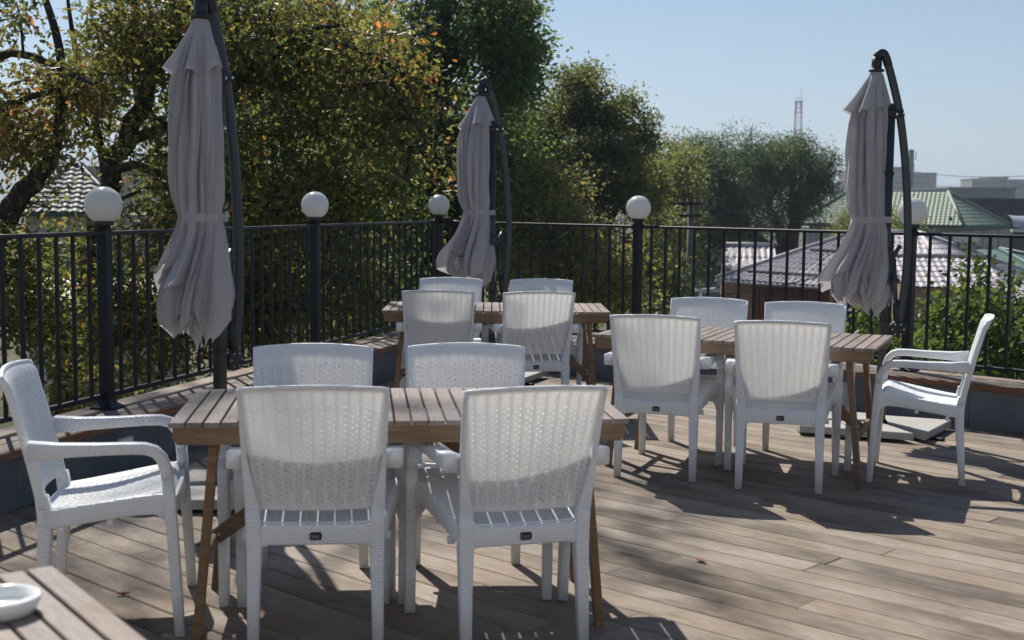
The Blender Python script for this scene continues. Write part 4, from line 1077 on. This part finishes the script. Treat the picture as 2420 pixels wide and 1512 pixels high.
# ------------------------------------------------------------------ parked cars
M['tyre'] = plain('tyre', (.015, .015, .015), .9, .1); M['rim'] = plain('rim', (.45, .45, .46), .35, .1, metal=.7)
def car(p, rz, col, label, suv=True):
    r = empty('parked_car', (p[0], p[1], GZ+.006), rz); tag(r, label, 'car', 'cars parked along the road')
    paint = plain('car_paint', col, .25, .04, spec=.6)
    top = 1.72 if suv else 1.45
    side = [(-2.15, .35), (-2.2, .70), (-2.12, .98), (-1.95, 1.02), (1.0, .98), (2.0, .86), (2.2, .62), (2.15, .32)]
    rings = []
    for y, k in ((-.88, 1), (-.90, 1), (.90, 1), (.88, 1)): rings.append([(x*(1 if abs(y) > .89 else .985), y, z) for x, z in side])
    obj('body', *loft(rings), paint, r)
    cab = [(-2.0 if suv else -1.7, 1.0), (-1.80 if suv else -1.15, top-.05), (-1.5 if suv else -.9, top), (.15, top), (.40, top-.06), (1.15, .97)]
    rings = [[(x*(1 if a else .96), s*(.80 if z < 1.1 else .66), z) for x, z in cab] for s, a in ((-1, 1), (1, 1))]
    cb = obj('cabin', *loft(rings), M['glass'], r)
    MB().add(box(-1.62 if suv else -1.0, .25, -.675, .675, top-.035, top+.012)).build('roof', paint, cb)
    for s in (-1, 1):
        for xa, za, xb, zb in ((1.15, .97, .36, top-.03), (-.35, .98, -.35, top-.02), (-1.95 if suv else -1.62, .99, -1.68 if suv else -1.05, top-.03)):
            MB().add(tube([(xa, s*.805, za), (xb, s*.675, zb)], .045, 5)).build('pillar', paint, cb)
        for x in (-1.35, 1.4):
            w = MB().add(lathe([(.2, -.11), (.31, -.11), (.335, -.08), (.335, .08), (.31, .11), (.2, .11)], 20), T(x, s*.80, .335, 0, R(90))).build('wheel', M['tyre'], r)
            MB().add(lathe([(.0, -.112), (.20, -.112), (.20, .112), (0, .112)], 14), T(x, s*.80, .335, 0, R(90))).build('rim', M['rim'], w)
        MB().add(box(2.10, 2.19, s*.68-.17, s*.68+.17, .62, .78)).build('headlight', M['window_frame'], r)
        MB().add(box(-2.205, -2.14, s*.74-.11, s*.74+.11, .72, .95)).build('taillight', plain('tail_red', (.4, .02, .02), .3, .05), r)
    return r
car((12.6, 86.5), R(200), (.10, .12, .15), 'dark blue-grey estate car parked by the utility pole')
car((14.0, 92.5), R(195), (.55, .57, .58), 'silver car parked beyond the dark estate car')
car((13.3, 76.0), R(150), (.68, .70, .70), 'white car parked beside the brick house corner')
car((10.0, 66.0), R(100), (.06, .06, .065), 'black car on the road below the corner of the terrace', False)

# unseen front added behind the camera to bounce sunlight onto the chair backs
cf = empty('added_bounce_front', (.6, -1.55, 0)); tag(cf, 'unseen pale front with glass doors, added behind the camera to bounce sunlight', 'building')
wl = MB()
for x0, x1, z0, z1 in ((-5.3, -3.6, -.09, 3.6), (-3.6, -1.6, 2.3, 3.6), (-1.6, -.6, -.09, 3.6), (-.6, 1.4, 2.3, 3.6), (1.4, 2.6, -.09, 3.6), (2.6, 4.2, 2.3, 3.6), (2.6, 4.2, -.09, .9), (4.2, 5.5, -.09, 3.6)): wl.add(box(x0, x1, -.25, 0, z0, z1))
wl.build('wall', plain('bounce_front_render', (.77, .78, .79), .9, .05, 1.0), cf)
MB().add(box(-5.5, 5.7, -.4, .15, 3.601, 3.72)).build('parapet', M['wall_grey'], cf)
for x, z, w, h, n in ((-3.6, -.03, 2.0, 2.32, 2), (-.6, -.03, 2.0, 2.32, 2), (2.6, .9, 1.6, 1.39, 2)): window(cf, x+.002, z+.002, w-.004, h-.004, -.12, n)
# ------------------------------------------------------------------ trees
def fast_mesh(name, verts, loops, sizes, mat, attrs=None, smooth=False):
    me = bpy.data.meshes.new(name); nv, nl, nf = len(verts), len(loops), len(sizes)
    me.vertices.add(nv); me.vertices.foreach_set('co', np.ascontiguousarray(verts, np.float32).ravel())
    me.loops.add(nl); me.loops.foreach_set('vertex_index', np.ascontiguousarray(loops, np.int32))
    me.polygons.add(nf); st = np.concatenate([[0], np.cumsum(sizes)[:-1]]).astype(np.int32)
    me.polygons.foreach_set('loop_start', st)
    try: me.polygons.foreach_set('loop_total', np.array(sizes, np.int32))
    except Exception: pass
    if smooth: me.polygons.foreach_set('use_smooth', np.ones(nf, bool))
    me.materials.append(mat)
    for k, a in (attrs or {}).items():
        at_ = me.attributes.new(k, 'FLOAT', 'POINT'); at_.data.foreach_set('value', np.ascontiguousarray(a, np.float32))
    me.update(calc_edges=True); me.validate(); return me
def pn(p, s, seed):
    """cheap smooth noise, about -1..1"""
    r_ = np.random.RandomState(seed); out = 0
    for k in range(5):
        d = r_.normal(size=3); d /= np.linalg.norm(d); fq = s*(.7+.5*k); out = out+np.sin(p @ d*fq+r_.rand()*6.28)/(1+.35*k)
    return out/2.4
OAK = (np.array([(0, 0, 0), (.13, .20, .03), (.08, .34, .02), (.26, .52, .07), (.14, .66, .03), (.18, .84, .05), (0, 1, 0),
                 (-.13, .20, .03), (-.08, .34, .02), (-.26, .52, .07), (-.14, .66, .03), (-.18, .84, .05)]), [[0, 1, 2, 3, 4, 5, 6], [6, 11, 10, 9, 8, 7, 0]])
KITE = (np.array([(0, 0, 0), (.27, .45, .06), (0, 1, 0), (-.27, .45, .06)]), [[0, 1, 2], [0, 2, 3]])
OVAL = (np.array([(0, 0, 0), (.24, .28, .06), (.22, .68, .05), (0, 1, -.02), (-.22, .68, .05), (-.24, .28, .06)]), [[0, 1, 2, 3], [3, 4, 5, 0]])
LONG = (np.array([(0, 0, 0), (.13, .45, .03), (0, 1, -.06), (-.13, .45, .03)]), [[0, 1, 2], [0, 2, 3]])
def blob(px, py, Y, rx, rz, ry, n, gap=0.0):
    c = at(px, py, Y); k = Y/FPX
    return (c[0], c[1], c[2], rx*k, ry, rz*k, n, gap)
def tree(name, label, paths, blobs, leaf, seed, cat='tree', group=None, hang=0.0):
    """paths: [(points, radii), ...] trunk first; blobs: crown lobes filled with twigs; leaf: dict"""
    rs = np.random.RandomState(seed)
    base = np.array(paths[0][0][0], float)
    nodes, par, rad, fixed = [], [], [], []
    for pi, (pts, rr) in enumerate(paths):
        P = np.array(bez([tuple(p) for p in pts], 4)); rr = np.interp(np.linspace(0, 1, len(P)), np.linspace(0, 1, len(rr)), rr)
        jit = rs.normal(size=P.shape)*rr[:, None]*.22; jit[0] = 0; P = P+jit
        if pi == 0: last = -1
        else: last = int(np.argmin(np.linalg.norm(np.array(nodes)-P[0], axis=1)))
        for q, r_ in zip(P, rr):
            nodes.append(q); par.append(last); rad.append(r_); fixed.append(True); last = len(nodes)-1
    nfix = len(nodes)
    A = []
    for (cx, cy_, cz, rx, ry, rz, n, gap) in blobs:
        d = rs.normal(size=(n*3, 3)); d /= np.linalg.norm(d, axis=1)[:, None]
        lob = 1+.46*pn(d, 3.2, seed+int(abs(cx*7+cz*13))+1)+.12*rs.normal(size=n*3)
        q = d*(rs.rand(n*3)**(1/2.1)*np.clip(lob, .35, 1.5))[:, None]*np.array([rx, ry, rz])+np.array([cx, cy_, cz])
        keep = pn(q, 1.6/max(.35, leaf['spread']*1.6), seed+3) > (-.35+gap)
        A.append(q[keep][:n])
    A = np.concatenate(A)
    cap = len(A)*9+nfix+50
    NP = np.zeros((cap, 3)); NP[:nfix] = nodes; cnt = nfix
    # nearest first, so branches grow outward
    fixp = np.array(nodes)
    d0 = np.min(np.linalg.norm(A[:, None, :]-fixp[None, ::3, :], axis=2), axis=1)
    tips = []
    top0 = max(nfix//6, 2)
    step = leaf['spread']*1.5
    for ai in np.argsort(d0):
        a = A[ai]; dv = NP[top0:cnt]-a; dist = np.linalg.norm(dv, axis=1)+np.maximum(0, dv[:, 2])*.6
        k = int(np.argmin(dist))+top0; p0 = NP[k].copy(); L = np.linalg.norm(a-p0); m_ = max(1, min(7, int(L/step)))
        last = k; sag = rs.uniform(-.12, .16)*L
        for j in range(1, m_+1):
            t = j/m_; p = p0+(a-p0)*t+np.array([0, 0, sag*4*t*(1-t)*.5])+(rs.normal(size=3)*.05*L/m_ if j < m_ else 0)
            NP[cnt] = p; par.append(last); rad.append(0); fixed.append(False); last = cnt; cnt += 1
        tips.append(last)
    NP = NP[:cnt]; par = np.array(par); w = np.zeros(cnt)
    for t in tips: w[t] += 1
    for i in range(cnt-1, 0, -1):
        if par[i] >= 0: w[par[i]] += w[i]
    rad = np.array(rad); tipr = leaf.get('twig', .006)
    pr = tipr*np.maximum(w, 1)**.47
    fx = np.array(fixed); rad = np.where(fx, np.maximum(rad, 0), np.minimum(pr, .09))
    # tubes
    ch = np.arange(cnt)[par >= 0]; pa = par[ch]
    for i in ch:
        if not fx[i]: rad[i] = min(rad[i], rad[par[i]]*.95)
    D = np.zeros((cnt, 3)); D[ch] = NP[ch]-NP[pa]; D[0] = (0, 0, 1); ln = np.linalg.norm(D, axis=1); ln[ln == 0] = 1; D /= ln[:, None]
    main = -np.ones(cnt, int); bw = np.zeros(cnt)
    for i in ch:
        if w[i]+(1e6 if fx[i] else 0) > bw[par[i]]: bw[par[i]] = w[i]+(1e6 if fx[i] else 0); main[par[i]] = i
    ND = D.copy(); has = main >= 0; ND[has] = D[has]+D[main[has]]; ND /= np.linalg.norm(ND, axis=1)[:, None]+1e-9
    ref = np.array([.36, .93, .08])
    def frames(dr):
        u = np.cross(dr, ref); u /= np.linalg.norm(u, axis=1)[:, None]+1e-9; return u, np.cross(dr, u)
    V_, Lp, Sz = [], [], []; off = 0
    for ns, sel in ((12, rad[ch] > .07), (7, (rad[ch] <= .07) & (rad[ch] > .018)), (3, rad[ch] <= .018)):
        c = ch[sel]
        if len(c) == 0: continue
        p = par[c]; ismain = main[p] == c
        dA = np.where(ismain[:, None], ND[p], D[c]); dB = ND[c]
        rA = np.where(ismain, rad[p], np.minimum(rad[p], rad[c]*1.25)); rB = rad[c]
        uA, wA = frames(dA); uB, wB = frames(dB); an = np.arange(ns)*2*np.pi/ns
        ra = NP[p][:, None, :]+rA[:, None, None]*(uA[:, None, :]*np.cos(an)[None, :, None]+wA[:, None, :]*np.sin(an)[None, :, None])
        rb = NP[c][:, None, :]+rB[:, None, None]*(uB[:, None, :]*np.cos(an)[None, :, None]+wB[:, None, :]*np.sin(an)[None, :, None])
        vv = np.concatenate([ra, rb], 1).reshape(-1, 3); E_ = len(c)
        i = np.arange(ns); q = np.stack([i, (i+1) % ns, ns+(i+1) % ns, ns+i], 1)
        Lp.append((q[None]+(np.arange(E_)*2*ns)[:, None, None]).reshape(-1)+off); Sz.append(np.full(E_*ns, 4)); V_.append(vv); off += len(vv)
    wood = fast_mesh('trunk', np.concatenate(V_)-base, np.concatenate(Lp), np.concatenate(Sz), M['bark'], None, True)
    # leaves
    T_ = np.array(tips); per = leaf['per']; N = len(T_)*per
    ti = np.repeat(T_, per); dirs = D[ti]; sp = leaf['spread']
    ga = rs.normal(size=(N, 3))*sp*np.array([.62, .62, .5])
    back = rs.rand(N)*sp*.9
    pos = NP[ti]+ga-dirs*back[:, None]
    if hang: pos[:, 2] -= np.abs(rs.normal(size=N))*hang
    ax = ga/(np.linalg.norm(ga, axis=1)[:, None]+1e-6)*.6+dirs*.5+rs.normal(size=(N, 3))*.55; ax[:, 2] -= leaf.get('droop', .35)
    ax /= np.linalg.norm(ax, axis=1)[:, None]
    nr = rs.normal(size=(N, 3))*.75+np.array([0, 0, 1.0])*leaf.get('up', .55); nr -= ax*(nr*ax).sum(1)[:, None]; nr /= np.linalg.norm(nr, axis=1)[:, None]+1e-9
    bi = np.cross(nr, ax); size = leaf['size']*rs.uniform(.62, 1.25, N)
    tv, tf = leaf['shape']; K = len(tv)
    vv = pos[:, None, :]+size[:, None, None]*(tv[None, :, 0, None]*bi[:, None, :]+tv[None, :, 1, None]*ax[:, None, :]+tv[None, :, 2, None]*nr[:, None, :])
    lp = np.concatenate([np.array(q) for q in tf]); sz = np.array([len(q) for q in tf])
    loops = (lp[None]+(np.arange(N)*K)[:, None]).reshape(-1); sizes = np.tile(sz, N)
    tint = leaf['tint']+.20*pn(pos, 1.1, seed+11)+.10*pn(pos, 4.0, seed+17)+rs.normal(size=N)*.10
    odd = rs.rand(N) < leaf.get('odd', .03); tint = np.where(odd, tint+rs.uniform(.25, .6, N), tint)
    val = 1.0+.22*pn(pos, 2.2, seed+23)+rs.normal(size=N)*.15
    crown = fast_mesh('crown', vv.reshape(-1, 3)-base, loops, sizes, M[leaf['mat']], {'tint': np.repeat(np.clip(tint, 0, 1), K), 'val': np.repeat(np.clip(val, .45, 1.8), K)})
    r = empty(name, tuple(base)); tag(r, label, cat, group)
    link(bpy.data.objects.new('trunk', wood), r); link(bpy.data.objects.new('crown', crown), r)
    return r
def PX(lst): return [at(*p) for p in lst]
OAKL = dict(size=.088, per=40, spread=.25, shape=OAK, mat='leaf_oak', tint=.52, odd=.07, twig=.0055)
tree('oak_tree', 'autumn oak with a leaning dark trunk behind the left railing',
     [([(-5.55, 15.3, GZ)]+PX([(150, 950, 15), (168, 860, 15), (205, 700, 15), (232, 540, 15), (262, 400, 15), (330, 250, 15), (430, 0, 15), (480, -200, 15), (500, -450, 15), (470, -800, 15), (430, -1200, 15), (380, -1650, 15), (360, -2100, 15)]), [.20, .17, .155, .14, .125, .11, .10, .09, .08, .065, .05, .04, .03]),
      (PX([(300, 330, 15), (400, 300, 14.6), (540, 215, 14.2), (650, 115, 14), (830, 112, 13.8), (1000, 200, 13.6), (1080, 262, 13.6)]), [.07, .062, .055, .048, .04, .028, .015]),
      (PX([(540, 215, 14.2), (600, 130, 14), (690, 80, 13.8), (800, 60, 13.6)]), [.05, .04, .03, .02]),
      (PX([(830, 112, 13.8), (900, 160, 13.5), (960, 260, 13.3), (1010, 340, 13.2)]), [.03, .025, .018, .012]),
      (PX([(185, 780, 15), (235, 815, 14.7), (300, 790, 14.5), (430, 740, 14.2), (600, 730, 14)]), [.09, .075, .06, .045, .02]),
      (PX([(262, 400, 15), (330, 395, 14.6), (440, 440, 14.3), (560, 470, 14), (700, 480, 13.8)]), [.06, .05, .04, .03, .015]),
      (PX([(250, 430, 15), (232, 330, 15.2), (215, 240, 15.3), (180, 120, 15.5), (160, 0, 15.6)]), [.06, .05, .045, .035, .02]),
      (PX([(350, 210, 15), (320, 140, 15.2), (290, 60, 15.3), (280, -60, 15.4)]), [.055, .045, .035, .02])],
     [blob(360, 110, 15, 200, 170, 1.6, 150, .1), blob(660, 110, 14.5, 260, 190, 1.6, 220), blob(900, 250, 14, 180, 200, 1.4, 130), blob(650, 400, 14.3, 280, 220, 1.6, 230),
      blob(430, 420, 15, 170, 190, 1.6, 80, .1), blob(330, 720, 14.6, 230, 230, 1.4, 150), blob(620, 740, 14.4, 260, 210, 1.3, 180), blob(840, 620, 14.6, 160, 190, 1.3, 70), blob(210, 230, 15, 105, 140, 1.4, 44, .2),
      blob(150, 640, 14.8, 120, 90, 1.2, 20), blob(450, -230, 15, 420, 190, 2.2, 110, .1), (-5.5, 15.2, 10.6, 2.2, 2.0, 2.9, 62, 0), (-3.6, 15, 11.6, .45, .5, .4, 5, -1), (-3.85, 15, 12.4, .45, .5, .35, 4, -1), (-3.5, 15, 9.2, .35, .4, .35, 4, -1), (-5.55, 15, 14.3, .4, .5, .35, 5, -1), (-5.9, 15, 13.8, .6, .6, .4, 6, -1), (-5.7, 15, 10.4, 1.0, .9, 1.0, 22, -1), (-3.3, 15, 10.9, .3, .4, .3, 2, -1), (-6.3, 15, 13.0, .9, .8, .8, 15, -1), (-5.6, 15, 14.6, .7, .6, .4, 7, -1)], OAKL, 5)
tree('oak_tree', 'autumn oak with a thick slanting limb at the left edge',
     [([(-6.6, 12.6, GZ)]+PX([(-90, 800, 13), (-50, 640, 13), (0, 530, 13), (60, 452, 13), (108, 395, 13), (135, 310, 13), (150, 180, 13.2), (120, 40, 13.4), (60, -150, 13.5)]), [.22, .19, .16, .125, .105, .085, .06, .05, .04, .02]),
      (PX([(-50, 640, 13), (-100, 400, 13), (-120, 200, 13), (0, 132, 12.8), (100, 142, 12.6), (200, 190, 12.5), (235, 196, 12.4)]), [.12, .09, .06, .045, .035, .025, .012]),
      (PX([(-110, 300, 13), (0, 256, 12.9), (80, 226, 12.8), (155, 208, 12.7)]), [.05, .04, .03, .015])],
     [blob(50, 300, 13, 120, 110, 1.0, 58), blob(20, 580, 13, 90, 140, 1.0, 34), blob(60, 790, 12.8, 150, 170, 1.0, 66), blob(-150, 100, 13, 150, 150, 1.2, 50), blob(15, 12, 12.6, 48, 28, .5, 7), blob(140, 190, 12.8, 120, 55, .8, 34), blob(240, 880, 12.4, 110, 80, .8, 30)], dict(OAKL, tint=.42, odd=.05), 6)
tree('broadleaf_tree', 'tall dark green broadleaf tree behind the middle parasol, highest in the view',
     [([(-2.2, 26.5, GZ), (-2.1, 26.4, -1.0), (-1.9, 26.2, 1.5), (-1.5, 26, 4), (-1.3, 26, 6.5)], [.30, .26, .22, .16, .06]),
      ([(-1.95, 26.2, 1.0), (-.9, 26, 2.6), (-.2, 25.8, 3.8), (.2, 25.6, 4.6)], [.15, .11, .07, .03]), ([(-2.0, 26.3, .2), (-3.2, 26.4, 1.8), (-4.0, 26.5, 3.2)], [.14, .09, .03])],
     [blob(1000, 150, 26, 250, 230, 2.2, 260), blob(1150, 70, 25.5, 115, 110, 1.6, 110), blob(1225, 175, 25.5, 72, 100, 1.2, 62, .1), blob(1255, 120, 25.5, 40, 40, .8, 12, .2), blob(1225, 20, 25.5, 35, 40, .8, 14, .2), blob(900, 450, 26, 280, 260, 2.2, 250), blob(1090, 470, 26, 190, 260, 2.0, 200),
      blob(690, 560, 27, 300, 250, 2, 190), blob(980, -150, 26, 230, 120, 2, 70), blob(850, 770, 25, 300, 160, 2, 130)], dict(size=.105, per=76, spread=.29, shape=OVAL, mat='leaf_green', tint=.48, odd=.02, twig=.008), 8)
tree('broadleaf_tree', 'olive green autumn tree with ragged top right of the middle parasol',
     [([(1.6, 34, GZ), (1.6, 34, -1), (1.7, 34, 1.5), (1.8, 34, 3.6), (1.9, 34, 5)], [.28, .22, .16, .10, .03]), ([(1.6, 34, -.6), (2.6, 34, 1.0), (3.2, 34, 2.6)], [.13, .09, .03]), ([(1.6, 34, -.4), (.6, 34, 1.2), (.3, 34, 2.5)], [.12, .08, .03])],
     [blob(1330, 420, 34, 165, 190, 2.6, 270), blob(1440, 390, 34, 90, 120, 2.0, 120), blob(1365, 250, 34, 62, 75, 1.2, 56), blob(1285, 310, 34, 80, 100, 1.5, 80), blob(1540, 440, 36, 45, 110, 1.5, 60), blob(1385, 180, 34, 34, 26, .6, 11), blob(1335, 185, 34, 12, 26, .4, 5), blob(1450, 268, 34, 55, 55, .9, 34, .05), blob(1520, 318, 34, 30, 34, .7, 18),
      blob(1490, 430, 34, 52, 90, 1.5, 60), blob(1300, 620, 33, 200, 150, 2.4, 170), blob(1470, 640, 34, 110, 110, 2, 90)], dict(size=.105, per=84, spread=.28, shape=KITE, mat='leaf_olive', tint=.45, odd=.05, twig=.008), 9)
tree('broadleaf_tree', 'lighter olive tree in front, crown rising just over the railing by the middle parasol',
     [([(1.0, 24, GZ), (1.0, 24, -2), (1.1, 24, -.2), (1.0, 24, 1.0)], [.16, .12, .08, .03])],
     [blob(1290, 570, 24, 150, 115, 1.6, 150), blob(1262, 430, 25, 82, 62, 1.2, 44), blob(1410, 650, 23, 120, 85, 1.5, 90), blob(1320, 470, 24.5, 90, 60, 1.2, 40)], dict(size=.09, per=70, spread=.26, shape=KITE, mat='leaf_olive', tint=.62, odd=.06, twig=.006), 10)
tree('broadleaf_tree', 'hazy olive tree between the ragged tree and the willow',
     [([(6.2, 52, GZ), (6.2, 52, -1), (6.2, 52, 2)], [.22, .16, .05])],
     [blob(1585, 425, 52, 62, 92, 3, 150), blob(1565, 570, 50, 66, 110, 2.5, 110), blob(1610, 520, 54, 40, 60, 2, 40)], dict(size=.15, per=80, spread=.42, shape=KITE, mat='leaf_olive', tint=.40, odd=.04, twig=.01), 11)
tree('willow_tree', 'broad grey-green willow with dark forked trunks left of the right parasol',
     [([(16.2, 76, GZ), (16.3, 76, -2.5), (16.4, 75.8, -.5), (16.9, 75.5, 1.3), (17.6, 75, 2.6), (18.0, 75, 3.4)], [.55, .48, .42, .34, .22, .06]),
      ([(16.3, 76, -1.5), (15.2, 75.5, .5), (14.6, 75.2, 2.6), (14.4, 75, 4.4)], [.36, .28, .2, .06]), ([(16.2, 76, -2), (13.6, 75, -.2), (12.2, 75, 1.8), (11.0, 75, 4)], [.34, .26, .18, .05]), ([(16.4, 75.8, -.3), (16.2, 75.4, 2.2), (16.3, 75.2, 4.6)], [.25, .16, .05])],
     [blob(1700, 400, 75, 76, 72, 4, 125), blob(1648, 362, 76, 40, 52, 3, 55), blob(1780, 385, 75, 85, 72, 4, 130), blob(1860, 365, 75, 72, 58, 4, 100), blob(1930, 400, 75, 40, 62, 3, 55), blob(1740, 500, 74, 110, 95, 4, 150), blob(1885, 470, 75, 56, 50, 3, 40, .1), blob(1660, 530, 74, 66, 105, 3.5, 95), blob(1690, 600, 73, 60, 50, 3, 40)],
     dict(size=.23, per=120, spread=.55, shape=LONG, mat='leaf_willow', tint=.42, odd=.02, twig=.018, droop=.7), 12, hang=.35)
tree('fruit_tree', 'bright green fruit tree with gaps in its crown below the right railing',
     [([(4.3, 12.4, GZ), (4.25, 12.3, -2.2), (4.2, 12, -.9), (4.1, 11.8, .2)], [.11, .09, .06, .015]), ([(4.25, 12.3, -2.0), (3.6, 11.8, -.9), (3.2, 11.6, -.1)], [.06, .04, .012]), ([(4.22, 12.1, -1.4), (4.7, 11.7, -.4), (4.9, 11.6, .4)], [.05, .035, .012])],
     [blob(2230, 730, 11.6, 90, 95, .8, 62, .05), blob(2330, 750, 11.6, 90, 110, .8, 62, .05), blob(2180, 850, 11.2, 120, 50, .7, 50), blob(2020, 770, 11.6, 55, 55, .6, 26), blob(2390, 850, 11.4, 100, 55, .8, 50), blob(2292, 655, 11.9, 26, 42, .4, 10), blob(2215, 640, 11.9, 20, 34, .4, 8), blob(2085, 830, 11.4, 90, 50, .6, 38), blob(1990, 700, 12, 24, 22, .3, 6), blob(2250, 910, 11, 210, 50, .8, 70), blob(2420, 720, 11.8, 50, 90, .6, 26, .1)],
     dict(size=.072, per=16, spread=.17, shape=OVAL, mat='leaf_cherry', tint=.42, odd=.05, twig=.004), 13)
tree('broadleaf_tree', 'dense dark tree filling the view behind the oak and the tall tree',
     [([(-4.5, 41, GZ), (-4.4, 41, -1), (-4.2, 41, 2), (-4, 41, 5)], [.35, .3, .2, .06])],
     [blob(620, 250, 41, 330, 330, 3, 330, -.5), blob(980, 380, 41, 280, 330, 3, 280, -.5), blob(800, 650, 40, 420, 120, 3, 160, -.5)], dict(size=.24, per=44, spread=.6, shape=KITE, mat='leaf_green', tint=.4, odd=.02, twig=.01), 21)
SM = dict(size=.17, per=36, spread=.55, shape=KITE, mat='leaf_olive', tint=.5, odd=.05, twig=.01)
tree('small_tree', 'small olive tree between the green gable and the right parasol', [([(21.0, 80, GZ), (21, 80, -2), (21, 80, .5)], [.16, .12, .04])], [blob(2010, 520, 80, 34, 36, 1.5, 60), blob(2005, 570, 78, 50, 40, 1.5, 70)], SM, 14)
tree('small_tree', 'small olive tree behind the right lamp globe', [([(20.6, 68, GZ), (20.6, 68, -2), (20.6, 68, .3)], [.15, .12, .04])], [blob(2130, 530, 68, 36, 42, 1.5, 70), blob(2150, 575, 66, 46, 30, 1.5, 60)], SM, 15)
tree('garden_tree', 'dark garden tree below the far corner, seen through the balusters', [([(4.2, 30, GZ), (4.2, 30, -3), (4.2, 30, -1.5)], [.14, .11, .04])], [blob(1545, 670, 30, 70, 70, 1.4, 80), blob(1480, 720, 29, 80, 50, 1.4, 70)], dict(SM, size=.12, spread=.4), 16)
tree('street_tree', 'young street tree in front of the parked cars', [([(13.2, 70, GZ), (13.2, 70, -3), (13.2, 70, -1.4)], [.10, .08, .03])], [blob(1770, 640, 70, 26, 34, 1.2, 36, .1), blob(1775, 680, 69, 22, 20, 1, 18)], dict(SM, size=.15, spread=.45, mat='leaf_willow'), 17)
tree('distant_tree', 'dark distant tree behind the parked cars under the willow', [([(15, 118, GZ), (15, 118, -1), (15, 118, 1)], [.3, .25, .1])], [blob(1600, 590, 118, 90, 70, 4, 150), blob(1740, 610, 116, 90, 50, 4, 130)], dict(SM, size=.4, spread=1.2, mat='leaf_green', tint=.4), 18)
# ------------------------------------------------------------------ haze
hv = NT('air_haze'); pv = hv.n('ShaderNodeVolumePrincipled'); pv.inputs['Color'].default_value = (.70, .83, .98, 1); pv.inputs['Density'].default_value = .00038; pv.inputs['Anisotropy'].default_value = .2
hv.t.links.new(pv.outputs[0], hv.out.inputs['Volume'])
try: hv.m.cycles.homogeneous_volume = True
except Exception: pass
hz_ = obj('haze', *box(-6010, 6010, -210, 6510, GZ-25, 190), hv.m); tag(hz_, kind='stuff')
